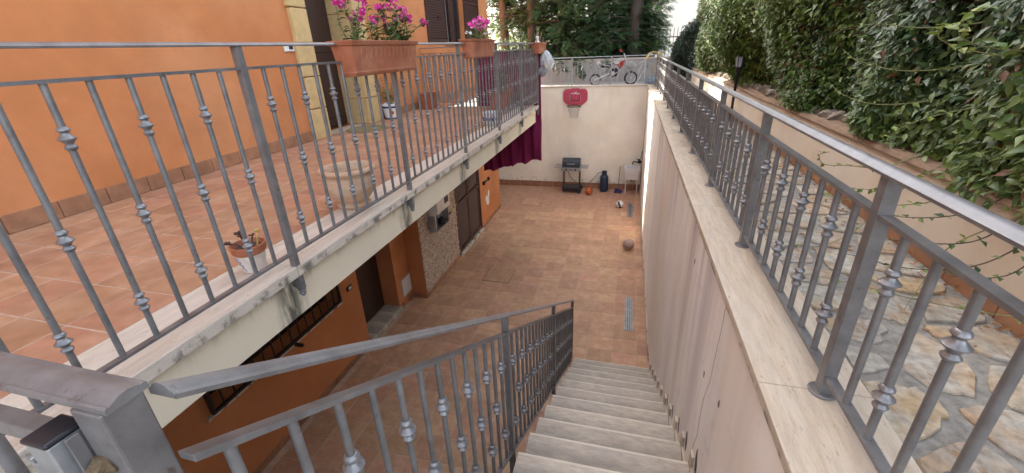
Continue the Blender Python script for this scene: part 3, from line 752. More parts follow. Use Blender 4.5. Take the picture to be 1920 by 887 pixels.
for k, (yc, zc) in enumerate(((1.62, 2.42), (1.95, 2.30), (2.65, 2.62))):
    P = [(yc + .013*math.cos(6.283*i/9)*rs.uniform(.3, 1.0), zc + .024*math.sin(6.283*i/9)*rs.uniform(.5, 1.2)) for i in range(9)]
    part('plaster_hole', MB().prism(P, 0, XW-.0025, XW-.0005), hole, cw)
cy_, cz_ = 1.78, 2.86; pts_ = []
for i in range(26):
    pts_.append((XW-.0006, cy_, cz_)); cz_ -= .055; cy_ += rs.uniform(-.008, .022)
part('crack', MB().tube(pts_, .0014, 4), mat('crack dirt', (.36, .31, .28), 1.0), cw)
# stair railing
XS = -0.53
sr = thing('stair_railing', 'grey iron railing sloping down the left side of the stairs', 'railing', (XS, 4.65, 0))
sl = -0.6075
def zt(y): return 3.585 + sl*(y - .258)
def sloped(name, y0, y1, dz, w, h, prof=None):
    mb = MB(); pr = prof or [(-w/2, -h/2), (-w/2, h/2), (w/2, h/2), (w/2, -h/2)]; n = len(pr)
    vs = [(XS+a, y0, zt(y0)+dz+b) for a, b in pr] + [(XS+a, y1, zt(y1)+dz+b) for a, b in pr]
    mb.add(vs, [tuple(range(n)), tuple(range(2*n-1, n-1, -1))] + [(k, n+k, n+(k+1) % n, (k+1) % n) for k in range(n)])
    return part(name, mb, metal, sr, bevel=0 if prof else .0015)
sloped('handrail', .268, 4.69, -.006, 0, 0, cap_prof(.042, .022))
sloped('middle_rail', .262, 4.65, -.108, .028, .014)
sloped('bottom_rail', .262, 4.65, -.955, .028, .013)
part('handrail_end', MB().box(XS-.012, XS+.012, 4.668, 4.69, zt(4.69)-.10, zt(4.69)), metal, sr)
for y, zb in ((1.685, zt(1.685)-1.16), (3.165, zt(3.165)-1.10), (4.64, 0.003)):
    part('post', MB().box(XS-.016, XS+.016, y-.016, y+.016, zb, zt(y)-.004), metal, sr, bevel=.002)
bm_s = bal_mesh(.834, .0092)
for (ya, n) in ((.207, 14), (1.685, 14), (3.165, 14)):
    for i in range(1, n):
        y = ya + 1.478*i/n
        if y < .3: continue
        bal(sr, bm_s, (XS, y, zt(y)-.949), (zt(y)-.30, zt(y)-.76) if i % 2 else (zt(y)-.53,))

# gate end at the head of the stairs
gp = thing('landing_railing', 'grey iron railing end with broad moulded handrail beside the camera', 'railing', (-.56, .24, 2.9))
part('handrail', MB().prism([(-.023, 0), (-.023, .007), (-.0205, .009), (-.018, .008), (-.014, .0095), (-.006, .0135), (.004, .0145), (.012, .012), (.017, .009), (.0205, .010), (.023, .008), (.023, 0)], 0, -1.66, -.537, (0, .24, 3.592)), metal, gp, smooth=True)
part('middle_rail', MB().box(-1.66, -.600, .228, .252, 3.478, 3.506), metal, gp, bevel=.002)
part('post', MB().box(-.598, -.548, .215, .262, 2.9, 3.590), metal, gp, bevel=.003)
bm_g = bal_mesh(.55)
for x in (-.70, -.78, -.90, -1.02, -1.14, -1.26, -1.38, -1.5): bal(gp, bm_g, (x, .24, 2.93), ())
lk = thing('gate_lock_post', 'galvanised square gate tube with black plastic cap at the left foreground', 'gate post', (-.628, .207, 2.9))
part('tube', MB().box(-.648, -.6095, .188, .226, 2.9, 3.553), galv, lk, bevel=.002)
part('end_cap', MB().box(-.650, -.6075, .186, .228, 3.553, 3.5605), black_p, lk, bevel=.003)
part('side_bar', MB().box(-.602, -.5985, .200, .214, 2.9, 3.556), metal, lk, bevel=.001)
part('lock_box', MB().box(-.672, -.650, .190, .226, 3.49, 3.515), galv, lk, bevel=.003)
part('lock_bolt', MB().tube([(-.664, .19, 3.518), (-.664, .205, 3.520)], .004, 8), galv, lk)
part('rust_joint', MB().lathe([(.004, -.012), (.016, -.008), (.018, .0), (.012, .010), (.004, .013)], (-.585, .212, 3.505), 12, wob=lambda r, z, a: r*(1+rs.uniform(-.3, .3))), dirty, lk)

struct('landing', MB().box(-1.69, XW-.001, -3.0, -0.41, 2.7, 2.878), trav)

# ------------------------------------------------------------------ things in the courtyard
# floor hatches and drain grates
def hatch_thing(x0, x1, y0, y1, label):
    h = thing('floor_hatch', label, 'hatch', ((x0+x1)/2, (y0+y1)/2, 0))
    part('lid', MB().cbox(x0+.012, x1-.012, y0+.012, y1-.012, .001, .0045, .002), cotto, h)
    fr = MB(); z0, z1 = .0015, .0055; t = .009
    fr.box(x0, x1, y0, y0+t, z0, z1); fr.box(x0, x0+t, y0+t, y1, z0, z1); fr.box(x1-t, x1, y0+t, y1, z0, z1)
    part('rim', fr, dirty, h)
hatch_thing(-2.42, -1.90, 6.40, 6.92, 'square tile covered floor hatch with dark rim in the middle of the court')
hatch_thing(-2.70, -2.14, 10.50, 11.05, 'square tile covered floor hatch with dark rim near the end wall')
def grate(x0, x1, y0, y1, label):
    h = thing('drain_grate', label, 'drain', ((x0+x1)/2, (y0+y1)/2, 0), 'drain grates')
    part('frame', MB().box(x0, x0+.012, y0, y1, .001, .008).box(x1-.012, x1, y0, y1, .001, .008).box(x0+.012, x1-.012, y0, y0+.012, .001, .008).box(x0+.012, x1-.012, y1-.012, y1, .001, .008), galv, h)
    part('channel', MB().box(x0+.012, x1-.012, y0+.012, y1-.012, .0006, .002), black_p, h)
    for k in range(3):
        x = x0 + .012 + (x1-x0-.024)*(k+.5)/3; part('grate_bar', MB().box(x-.012, x+.012, y0+.012, y1-.012, .003, .0072), galv, h)
    for k in range(1, 5):
        y = y0 + (y1-y0)*k/5; part('cross_bar', MB().box(x0+.012, x1-.012, y-.006, y+.006, .0073, .0085), galv, h)
grate(.165, .285, 5.40, 6.33, 'long steel floor drain grate nearest the stairs')
grate(.155, .287, 10.05, 11.02, 'long steel floor drain grate near the white volleyball')

def ball(name, loc, R, base, label, line=None, panels=None, rough=.6):
    n, mm = 28, 18; V = []; F = []
    for i in range(mm+1):
        th = math.pi*i/mm
        for k in range(n):
            ph = 2*math.pi*k/n; V.append((R*math.sin(th)*math.cos(ph), R*math.sin(th)*math.sin(ph), R*math.cos(th)))
    for i in range(mm):
        for k in range(n): F.append((i*n+k, (i+1)*n+k, (i+1)*n+(k+1) % n, i*n+(k+1) % n))
    me = bpy.data.meshes.new(name); me.from_pydata(V, [], F); me.polygons.foreach_set('use_smooth', [True]*len(F)); me.validate()
    o = thing(name, label, 'ball', (loc[0], loc[1], R+.001))
    s = bpy.data.objects.new('cover', me); me.materials.append(base); link(s, o, (loc[0], loc[1], R+.001))
    return o
rub1 = mat('worn brown rubber', (0.48, 0.34, 0.27), .7, var=.12, scale=25, bump=.3, bscale=250)
rub2 = mat('orange rubber', (0.42, 0.085, 0.025), .55, var=.1, scale=25, bump=.2, bscale=250)
def seams(o, c, R, m, tilt, wid=.004, n4=True):
    M = Matrix.Translation(c) @ tilt
    mb = MB(); N_ = 40
    def ring(fn):
        mb.tube([M @ (Vector(fn(2*math.pi*k/N_)).normalized()*R) for k in range(N_+1)], wid, 5, cap=False)
    ring(lambda a: (math.cos(a), math.sin(a), 0)); ring(lambda a: (math.cos(a), 0, math.sin(a)))
    ring(lambda a: (math.cos(a)*.95, math.sin(a)*.75, .55*math.cos(2*a)+.35)); ring(lambda a: (math.cos(a)*.95, math.sin(a)*.75, -.55*math.cos(2*a)-.35))
    part('seam', mb, m, o)
c = (0.19, 8.20); o = ball('basketball', c, .117, rub1, 'worn brown basketball lying alone by the streaked wall')
seams(o, Vector((c[0], c[1], .118)), .1165, black_p, Matrix.Rotation(.25, 4, 'X') @ Matrix.Rotation(.4, 4, 'Z'), .003)
c = (-.93, 11.62); o = ball('basketball', c, .105, rub2, 'small orange basketball between the barbecue and the gas bottle')
part('print', MB().tube([(c[0]-.06+.02*k, c[1]-.095+abs(k-2.5)*.006, .135+.035*(k % 2)) for k in range(6)], .007, 5), petal_y, o)
seams(o, Vector((c[0], c[1], .106)), .1045, black_p, Matrix.Rotation(.6, 4, 'X'), .0022)
c = (-.048, 10.68); o = ball('volleyball', c, .096, white_p, 'white and navy volleyball near the drain grate')
navy = mat('navy panel', (0.02, 0.03, 0.075), .5, var=.1)
mb = MB()
for q in range(3):
    M = Matrix.Translation((c[0], c[1], .097)) @ Matrix.Rotation(.5+q*2.1, 4, 'Z') @ Matrix.Rotation(.9+q*.5, 4, 'X')
    V = []; F = []
    for i in range(13):
        a = -1.2 + 2.4*i/12
        for bq in range(5):
            bb = -.24 + .12*bq; V.append(M @ (Vector((math.cos(a)*math.cos(bb), math.sin(a)*math.cos(bb), math.sin(bb)))*.0972))
    for i in range(12):
        for bq in range(4): F.append((i*5+bq, (i+1)*5+bq, (i+1)*5+bq+1, i*5+bq+1))
    mb.add(V, F)
part('panel', mb, navy, o, smooth=True)

# barbecue
bq = thing('gas_barbecue', 'black and steel gas barbecue trolley standing by the end wall', 'barbecue', (-1.46, 11.9, 0))
BX, BY = -1.46, 11.86
lid_m = mat('dark enamel lid', (0.035, 0.04, 0.045), .35, var=.3, scale=10, metal=.2)
steel = mat('brushed steel', (0.40, 0.40, 0.40), .35, metal=.7, var=.12, scale=20)
prof = []
for i in range(9):
    a = math.pi*i/8; prof.append((BY - .17*math.cos(a), .80 + .20*math.sin(a)**.6 if 0 < i < 8 else .80))
part('lid', MB().prism(prof, 0, BX-.25, BX+.25), lid_m, bq, smooth=True)
part('lid_handle', MB().tube([(BX-.10, BY-.165, .87), (BX-.10, BY-.205, .87), (BX+.10, BY-.205, .87), (BX+.10, BY-.165, .87)], .010), steel, bq)
part('firebox', MB().box(BX-.25, BX+.25, BY-.17, BY+.17, .68, .799), lid_m, bq, bevel=.01)
part('control_panel', MB().box(BX-.28, BX+.28, BY-.20, BY-.172, .66, .76), steel, bq, bevel=.006)
for dx in (-.13, 0, .13): part('knob', MB().tube([(BX+dx, BY-.20, .71), (BX+dx, BY-.235, .71)], .024 if dx else .014, 14), black_p, bq)
for sgn in (-1, 1):
    part('side_shelf', MB().box(*sorted((BX+sgn*.255, BX+sgn*.48)), BY-.16, BY+.16, .745, .775), steel, bq, bevel=.006)
for sx in (-.22, .24):
    for sy in (-.14, .14): part('leg', MB().tube([(BX+sx, BY+sy, .03 if sx < 0 else .08), (BX+sx, BY+sy, .68)], .013, 8), black_p, bq)
part('lower_shelf', MB().box(BX-.25, BX+.25, BY-.16, BY+.16, .12, .17), lid_m, bq, bevel=.01)
part('front_skirt', MB().box(BX-.24, BX+.24, BY-.158, BY-.15, .055, .119), black_p, bq)
for sy in (-.17, .17): part('wheel', MB().tube([(BX+.24, BY+sy-.025, .076), (BX+.24, BY+sy+.025, .076)], .075, 20), black_p, bq)
part('grease_tray', MB().box(BX+.0, BX+.07, BY-.17, BY-.15, .585, .655), white_p, bq)
# gas cylinder with hose
gc = thing('gas_cylinder', 'dark blue gas cylinder with grey hose against the end wall', 'gas cylinder', (-.53, 12.0, 0))
blue_m = mat('dark blue enamel', (0.018, 0.034, 0.062), .4, var=.2, scale=15, coat=.1)
part('body', MB().lathe([(.098, 0), (.105, .01), (.105, .03), (.118, .04), (.122, .06), (.122, .40), (.118, .43), (.10, .465), (.06, .49), (.03, .495)], (-.53, 12.0, .001), 28), blue_m, gc, smooth=True)
part('collar_guard', MB().lathe([(.068, .47), (.070, .475), (.070, .60), (.063, .60), (.063, .475)], (-.53, 12.0, .001), 20, wob=lambda r, z, a: r), blue_m, gc, smooth=True)
part('valve', MB().tube([(-.53, 12.0, .49), (-.53, 12.0, .60)], .02).tube([(-.53, 12.0, .565), (-.60, 11.99, .565)], .015), dark_iron, gc)
hose_m = mat('grey rubber hose', (0.16, 0.16, 0.155), .6, var=.1)
def bez(pts, n=24):
    pts = [Vector(p) for p in pts]; out = []
    P = [pts[0]*2 - pts[1]] + pts + [pts[-1]*2 - pts[-2]]
    for i in range(1, len(P)-2):
        for k in range(n):
            t = k/n; a, b, c_, d = P[i-1], P[i], P[i+1], P[i+2]
            out.append(0.5*((2*b) + (c_-a)*t + (2*a-5*b+4*c_-d)*t*t + (3*b-a-3*c_+d)*t**3))
    out.append(P[-2]); return out
part('hose', MB().tube(bez([(-.60, 11.99, .565), (-.70, 11.97, .55), (-.86, 11.95, .34), (-1.02, 11.98, .19), (-1.20, 12.02, .17), (-1.45, 12.02, .32), (-1.58, 11.98, .56), (-1.60, 11.95, .66)], 10), .009, 6), hose_m, gc, smooth=True)
# utility sink
sk = thing('utility_sink', 'white plastic utility sink on thin legs in the courtyard corner', 'sink', (.25, 12.0, 0))
X0, X1, Y0, Y1 = .02, .44, 11.80, 12.20
def tub(x0, x1, y0, y1, z0, z1, t, tap):
    o = [(x0, y0), (x1, y0), (x1, y1), (x0, y1)]; mb = MB(); V = []
    def ring(ins, z): return [(x0+ins, y0+ins, z), (x1-ins, y0+ins, z), (x1-ins, y1-ins, z), (x0+ins, y1-ins, z)]
    rs_ = [ring(tap, z0), ring(.012, z1-.10), ring(.012, z1-.10+.001), ring(0, z1-.095), ring(0, z1), ring(t, z1), ring(t+.01, z1-.06), ring(tap+.02, z0+.03)]
    for r in rs_: V += r
    F = [(3, 2, 1, 0), (28, 29, 30, 31)]
    for i in range(7):
        for k in range(4): F.append((i*4+k, i*4+(k+1) % 4, (i+1)*4+(k+1) % 4, (i+1)*4+k))
    return mb.add(V, F)
part('basin', tub(X0, X1, Y0, Y1, .41, .745, .03, .045), white_p, sk, bevel=.006)
for x in (X0+.045, X1-.065):
    for y in (Y0+.05, Y1-.07): part('leg', MB().box(x, x+.022, y, y+.022, .001, .41), white_p, sk, bevel=.003)
part('drain', MB().tube([(.23, 12.0, .41), (.23, 12.0, .33)], .02).tube([(.23, 12.0, .345), (.23, 12.15, .33)], .016), black_p, sk)
part('water', MB().box(X0+.07, X1-.07, Y0+.07, Y1-.07, .62, .635), mat('pale blue basin floor', (.42, .50, .53), .3, var=.05), sk)
tp = thing('wall_tap', 'dark brass garden tap with hose coupling on the wall above the sink', 'tap', (.35, YB, .88))
part('body', MB().tube([(.38, YB, .86), (.38, YB-.09, .86), (.36, YB-.13, .86), (.26, YB-.15, .88), (.235, YB-.15, .86), (.235, YB-.15, .80)], .017), dark_iron, tp)
part('handle', MB().tube([(.34, YB-.12, .94), (.43, YB-.12, .93)], .012).tube([(.385, YB-.12, .87), (.385, YB-.12, .935)], .012), dark_iron, tp)
part('coupling', MB().lathe([(.045, -.03), (.055, 0), (.04, .04)], (.42, YB-.06, .85), 12), dark_iron, tp)
part('feed_pipe', MB().tube([(.40, YB-.01, .88), (.455, YB-.012, .98), (.468, YB-.013, 1.15)], .008), dark_iron, tp)
dp = thing('dustpan', 'dark blue long handled dustpan on the tiles beside the sink', 'dustpan', (-.13, 11.97, 0))
dpm = mat('dark blue plastic', (0.018, 0.014, 0.085), .4, var=.1)
part('pan', MB().add([(-.235, 11.88, .002), (-.02, 11.83, .002), (.01, 12.0, .002), (-.20, 12.06, .002), (-.235, 11.88, .03), (-.02, 11.83, .006), (.01, 12.0, .05), (-.20, 12.06, .09)], [(0,1,2,3), (0,4,5,1), (1,5,6,2), (2,6,7,3), (3,7,4,0), (4,7,6,5)]), dpm, dp)
part('handle', MB().tube([(-.13, 12.03, .06), (-.10, 12.20, .70)], .010, 8), mat('grey handle', (.24, .21, .19), .5), dp)

# basketball hoop on the end wall
hp = thing('basketball_hoop', 'small red basketball backboard with white net on the end wall', 'hoop', (-1.43, YB, 2.6))
red_m = mat('red plastic backboard', (0.46, 0.060, 0.10), .5, var=.12, scale=10)
hx, hz = -1.43, 2.66
P = [(-.335, .10), (-.30, .165), (-.25, .185), (-.11, .185), (-.10, .205), (.10, .205), (.11, .185), (.25, .185), (.30, .165), (.335, .10), (.335, -.10), (.30, -.16), (.20, -.235), (-.20, -.235), (-.30, -.16), (-.335, -.10)]
bb = MB(); n = len(P); y0 = YB-.06; y1 = YB-.022
bb.add([(hx+a, y0+.006, hz+b) for a, b in P] + [(hx+a*.965, y0, hz+b*.955) for a, b in P] + [(hx+a, y1, hz+b) for a, b in P],
       [tuple(range(n, 2*n)), tuple(range(3*n-1, 2*n-1, -1))] + [(k, (k+1) % n, n+(k+1) % n, n+k) for k in range(n)] + [(k, 2*n+k, 2*n+(k+1) % n, (k+1) % n) for k in range(n)])
board = part('backboard', bb, red_m, hp)
pr = mat('white print', (0.62, 0.55, 0.60), .5, var=.15, scale=30)
sq = MB()
for (a, b, c_, d) in ((-.135, -.115, -.135, .045), (.115, .135, -.135, .045), (-.115, .115, -.135, -.117)): sq.box(hx+a, hx+b, y0-.004, y0-.001, hz+c_, hz+d)
part('target_square', sq, black_p, board)
part('target_outline', MB().box(hx-.145, hx-.137, y0-.003, y0-.001, hz-.142, hz+.05).box(hx+.137, hx+.145, y0-.003, y0-.001, hz-.142, hz+.05), pr, board)
part('logo', MB().prism([(hx-.10, hz+.05), (hx-.12, hz+.085), (hx-.05, hz+.075), (hx, hz+.11), (hx+.06, hz+.08), (hx+.125, hz+.075), (hx+.10, hz+.045), (hx, hz+.055)], 1, y0-.006, y0-.001).prism([(hx-.05, hz+.125), (hx-.02, hz+.12), (hx-.03, hz+.14)], 1, y0-.004, y0-.001).prism([(hx+.05, hz+.125), (hx+.02, hz+.12), (hx+.03, hz+.14)], 1, y0-.004, y0-.001), pr, board)
rm = .185; rc = Vector((hx, y0-.20, hz-.245))
part('rim', MB().tube([rc + Vector((rm*math.cos(2*math.pi*k/30), rm*math.sin(2*math.pi*k/30), 0)) for k in range(31)], .011, 8, cap=False).tube([(hx-.06, y0, hz-.225), (hx-.05, y0-.03, hz-.245)], .012).tube([(hx+.06, y0, hz-.225), (hx+.05, y0-.03, hz-.245)], .012), dark_iron, hp, smooth=True)
nt_ = MB(); K = 12; lv = [(0, rm), (.08, .155), (.16, .125), (.24, .105), (.31, .112)]
for k in range(K):
    for sg in (-1, 1):
        nt_.tube([rc + Vector((r*math.cos(2*math.pi*(k+sg*.5*i)/K), r*math.sin(2*math.pi*(k+sg*.5*i)/K), -z)) for i, (z, r) in enumerate(lv)], .0042, 5)
part('net', nt_, mat('net cord', (.50, .48, .45), .9), hp)
part('green_cord', MB().tube(bez([(hx-.27, y0, hz+.15), (hx-.25, y0-.01, hz+.25), (hx-.19, YB-.03, hz+.29), (hx-.13, YB+.05, hz+.34), (hx-.16, YB+.09, hz+.42)], 6), .006, 5), mat('green cord', (.10, .38, .20), .7), hp)

# ------------------------------------------------------------------ maroon cloth over the end railing
def cloth():
    nu, nv = 70, 40; V = []; F = []
    x0, x1, zt_, zb0, zb1 = -2.95, -1.66, 3.90, 1.50, 1.80
    for j in range(nv+1):
        t = j/nv
        for i in range(nu+1):
            s = i/nu; x = x0 + (x1-x0)*s
            zb = zb0 + (zb1-zb0)*s + .02*math.sin(s*23)
            z = zt_ + (zb - zt_)*t
            A = .008 + .045*t
            y = 8.40 + .02 + A*(math.sin(s*31 + 1.3*math.sin(t*3)) + .6*math.sin(s*53 + 2)) + .04*t
            if z < 2.62: y += .02*math.sin(s*9+z*7)
            y = max(y, 8.395)
            V.append((x + .03*t*math.sin(s*6.3), y, z))
    for j in range(nv):
        for i in range(nu): F.append((j*(nu+1)+i, j*(nu+1)+i+1, (j+1)*(nu+1)+i+1, (j+1)*(nu+1)+i))
    return V, F
ct = thing('hanging_cloth', 'large maroon cloth hung over the far end of the terrace', 'cloth', (-2.3, 8.4, 2.9))
V, F = cloth(); o = np_mesh('sheet', V, F, cloth_m, ct, smooth=True)
sd = o.modifiers.new('thick', 'SOLIDIFY'); sd.thickness = .004
mb = MB()
for k in range(5):
    mb.tube(bez([(-2.25+.07*k, 8.50, 2.50), (-2.22+.08*k, 8.56, 2.25-.02*k), (-2.05+.05*k, 8.57, 2.10+.02*k), (-1.98+.02*k, 8.54, 2.25)], 6), [.012]+[.03]*17+[.012], 8)
part('gathered_fold', mb, cloth_m, ct, smooth=True)

# ------------------------------------------------------------------ pots and planters
def tray_box(x0, x1, y0, y1, z0, z1, taper, rim=.012):
    """planter trough with tapering sides, rolled rim and hollow top"""
    mb = MB(); V = []
    def ring(ix, iy, z): V.extend([(x0+ix, y0+iy, z), (x1-ix, y0+iy, z), (x1-ix, y1-iy, z), (x0+ix, y1-iy, z)])
    h = z1-z0
    ring(taper+.006, taper+.006, z0); ring(taper, taper, z0+h*.05); ring(taper*.85, taper*.85, z0+h*.12); ring(taper*.8+.004, taper*.8+.004, z0+h*.14)
    ring(rim+.004, rim+.004, z1-h*.14); ring(rim*.6, rim*.6, z1-h*.13); ring(0, 0, z1-h*.03); ring(0, 0, z1); ring(rim, rim, z1); ring(rim+.004, rim+.004, z1-h*.12)
    F = [(3, 2, 1, 0), (36, 37, 38, 39)]
    for i in range(9):
        for k in range(4): F.append((i*4+k, i*4+(k+1) % 4, (i+1)*4+(k+1) % 4, (i+1)*4+k))
    return mb.add(V, F)
def planter(name, label, x0, x1, y0, y1, z0, z1, taper, ribs=0, m=terra):
    t = thing(name, label, 'planter', ((x0+x1)/2, (y0+y1)/2, z0))
    part('trough', tray_box(x0, x1, y0, y1, z0, z1, taper), m, t, bevel=.006)
    part('soil', MB().box(x0+.03, x1-.03, y0+.03, y1-.03, z1-.04, z1-.022), soil, t)
    for k in range(ribs):
        y = y0 + .07 + (y1-y0-.14)*(k+.5)/ribs; h = z1-z0
        part('rib', MB().add([(x1-.016, y-.004, z1-h*.22), (x1-.008, y, z1-h*.22), (x1-.016, y+.004, z1-h*.22), (x1-taper*.45-.010, y-.004, z0+h*.45), (x1-taper*.45-.002, y, z0+h*.47), (x1-taper*.45-.010, y+.004, z0+h*.45)], [(0,1,4,3),(1,2,5,4),(0,2,1),(3,4,5),(0,3,5,2)]), m, t)
    return t
p1 = planter('flower_planter', 'largest terracotta planter on the terrace railing with magenta flowers', -1.76, -1.58, 2.36, 3.22, 3.825, 4.03, .035, 13)
p2 = planter('flower_planter', 'terracotta planter on the railing with bright pink and white flowers', -1.755, -1.585, 4.50, 5.32, 3.865, 4.055, .035, 9)
p3 = planter('flower_planter', 'small terracotta planter with dead stems at the far corner of the railing', -1.75, -1.58, 8.0, 8.72, 3.835, 4.025, .03, 5)
for t, ys in ((p1, (2.55, 3.0)), (p2, (4.7, 5.1)), (p3, (8.15, 8.35))):
    for y in ys: part('hanger', MB().tube([(-1.765, y, 4.03), (-1.765, y, 4.045), (-1.70, y, 4.045)], .004, 6), dark_iron, t)

def flower_plant(t, cx, cy, z, sx, sy, h, nst, leafsize, petalmat, nfl, fsize, seed, spread=1.0, leafm=leaf_flower, tall=None):
    r = np.random.default_rng(seed); sm = MB(); P = []; D = []; Nn = []; Sz = []; tips = []
    for k in range(nst):
        b = np.array([cx + r.uniform(-sx, sx), cy + r.uniform(-sy, sy), z]); hh = h*r.uniform(.45, 1.0)
        tip = b + np.array([r.uniform(-.12, .16)*spread, r.uniform(-.16, .16)*spread, hh]); mid = (b+tip)/2 + r.normal(0, .015, 3)
        part('stem', MB().tube([b, mid, tip], [.0035, .003, .002], 5, cap=False), stem_g, t); tips.append(tip)
        for q in range(int(9 + hh*30)):
            f = r.uniform(.12, 1); pos = b + (tip-b)*f; a = r.uniform(0, 6.28)
            P.append(pos); D.append([math.cos(a), math.sin(a), r.uniform(-.1, .7)]); Nn.append([r.normal(0, .25), r.normal(0, .25), 1]); Sz.append(leafsize*r.uniform(.6, 1.25))
    P, D, Nn, Sz = map(np.array, (P, D, Nn, Sz)); V, F = leaf_geo(P, D, Nn, Sz, .48)
    np_mesh('foliage', V, F, leafm, t, np.repeat(r.random(len(P)), 5))
    tips.sort(key=lambda q: -q[2] + .25*h*math.sin(q[1]*97))
    for k in range(nfl):
        tip = tips[k % len(tips)] + (r.normal(0, .03, 3) if k >= len(tips) else 0)
        P = []; D = []; Nn = []; Sz = []
        fd = norm(np.array([[r.uniform(.1, .9), r.uniform(-.7, .1), r.uniform(.2, .9)]]))[0]
        a0 = norm(np.cross(fd, [[0.3, .5, .8]]))[0]; b0 = np.cross(fd, a0)
        for q in range(3):
            cc = tip + r.normal(0, fsize*.45, 3)
            for j in range(5):
                a = 2*math.pi*j/5 + r.uniform(-.2, .2); P.append(cc); D.append(a0*math.cos(a)+b0*math.sin(a)+fd*.25); Nn.append(fd); Sz.append(fsize*r.uniform(.8, 1.15))
        P, D, Nn, Sz = map(np.array, (P, D, Nn, Sz)); V, F = leaf_geo(P, D, Nn, Sz, .85, .05)
        fl = np_mesh('flower', V, F, petalmat, t, np.repeat(r.random(len(P)), 5))
        cw_ = MB()
        cw_.lathe([(.001, -.003), (fsize*.16, 0), (.001, .003)], tuple(P[0] + fd*.004), 6)
        part('flower_eye', cw_, petal_w, fl)
flower_plant(p1, -1.66, 2.62, 4.0, .05, .20, .27, 16, .050, petal_m, 14, .027, 3, 1.1)
flower_plant(p1, -1.66, 3.02, 4.0, .05, .12, .25, 18, .065, petal_m, 14, .027, 4, .9)
flower_plant(p2, -1.66, 4.90, 4.03, .05, .30, .22, 22, .045, petal_p, 10, .034, 5, .9)
flower_plant(p2, -1.68, 4.95, 4.03, .04, .25, .10, 8, .03, petal_w, 6, .018, 6, .7)
mb = MB()
for k in range(9):
    b = Vector((-1.66+random.uniform(-.04, .04), 8.35+random.uniform(-.28, .28), 4.0)); mb.tube([b, b+Vector((random.uniform(-.03, .03), random.uniform(-.03, .03), .06)), b+Vector((random.uniform(-.05, .05), random.uniform(-.05, .05), random.uniform(.10, .20)))], .005, 5)
part('dead_stem', mb, mat('dry stem', (.30, .22, .15), .9), p3)
part('figurine', MB().lathe([(.045, 0), (.05, .02), (.03, .05), (.025, .07), (.035, .085), (.034, .105), (.02, .12), (.004, .125)], (-1.66, 8.15, 4.005), 12), white_p, p3, smooth=True)
# plastic bags
bagm = mat('thin white plastic film', (.62, .63, .64), .25, var=.12, scale=12, bump=.5, bscale=25, alpha=.82, spec=.6)
bg_ = thing('plastic_bag', 'crumpled white plastic bag hanging from the far corner of the terrace railing', 'bag', (-1.60, 8.55, 3.9))
rb_ = random.Random(3)
def crumple(c, rx, ry, rz, seed):
    n, mm = 22, 16; V = []; F = []
    for i in range(mm+1):
        th = math.pi*i/mm
        for k in range(n):
            ph = 2*math.pi*k/n; w_ = 1 + .20*math.sin(4*ph+seed+3*th) + .12*math.sin(9*ph-5*th+seed) + rb_.uniform(-.08, .08)
            tp_ = .45 + .55*min(1, (th/math.pi)*2.0)
            V.append((c[0]+rx*w_*tp_*math.sin(th)*math.cos(ph), c[1]+ry*w_*tp_*math.sin(th)*math.sin(ph), c[2]+rz*math.cos(th)))
    for i in range(mm):
        for k in range(n): F.append((i*n+k, (i+1)*n+k, (i+1)*n+(k+1) % n, i*n+(k+1) % n))
    return MB().add(V, F)
part('bag', crumple((-1.58, 8.58, 3.70), .135, .17, .19, 1), bagm, bg_, smooth=True)
part('lower_bag', crumple((-1.66, 8.50, 3.53), .12, .10, .12, 4), mat('grey plastic film', (.30, .31, .33), .25, var=.2, scale=12, alpha=.8), bg_, smooth=True)
part('handle', MB().tube([(-1.60, 8.52, 3.85), (-1.66, 8.47, 3.95), (-1.709, 8.42, 4.03)], .012, 6), bagm, bg_)

# big scalloped urn
un = thing('terracotta_urn', 'large empty pale terracotta urn with scalloped rim on the terrace edge', 'urn', (-1.94, 2.60, UP))
def scal(r, z, a): return r*(1 + (.022*math.sin(18*a) if z > .262 and r > .15 else 0))
part('bowl', MB().lathe([(.105, .0), (.115, .004), (.118, .03), (.105, .04), (.135, .07), (.175, .12), (.185, .17), (.175, .22), (.160, .25), (.165, .262), (.198, .270), (.205, .282), (.200, .296), (.178, .300), (.168, .292), (.155, .26), (.150, .15), (.02, .13)], (-1.965, 2.60, UP+.002), 72, wob=scal), terra_p, un, smooth=True)
part('foot_ring', MB().lathe([(.119, .012), (.124, .018), (.124, .026), (.119, .03)], (-1.965, 2.60, UP+.002), 40, cap=False), terra_p, un, smooth=True)
# painted succulent pot
pp = thing('succulent_pot', 'terracotta pot painted white with lavender and holding small succulents', 'flower pot', (-1.92, 1.585, UP))
pc = (-1.905, 1.585, UP+.002)
part('pot', MB().lathe([(.050, 0), (.056, .003), (.074, .105), (.068, .105), (.02, .10)], pc, 32), mat('chalky white paint', (.60, .56, .50), .85, var=.1, scale=20, alt=(.45, .30, .21), altscale=14, altamt=.5), pp, smooth=True)
part('rim', MB().lathe([(.074, .103), (.076, .11), (.084, .117), (.088, .150), (.086, .153), (.078, .153), (.072, .125), (.02, .120)], pc, 32), terra, pp, smooth=True)
part('soil', MB().lathe([(.074, .128), (.02, .134), (.001, .135)], pc, 20, cap=False), soil, pp)
lav = mat('lavender paint', (.24, .22, .30), .8)
mb = MB()
for k in range(26):
    a = -2.0 + .035*k*.6 + rs.uniform(-.12, .12); z = .09 - k*.0028 + rs.uniform(-.006, .006); R_ = .050 + .024*(z/.105) + .0012
    x, y = pc[0]+R_*math.cos(a), pc[1]+R_*math.sin(a); mb.lathe([(.001, -.006), (.0045, -.002), (.0045, .002), (.001, .006)], (x, y, pc[2]+z), 6)
part('painted_flower', mb, lav, pp)
suc = mat('dark succulent', (.055, .03, .028), .5, var=.3, scale=40)
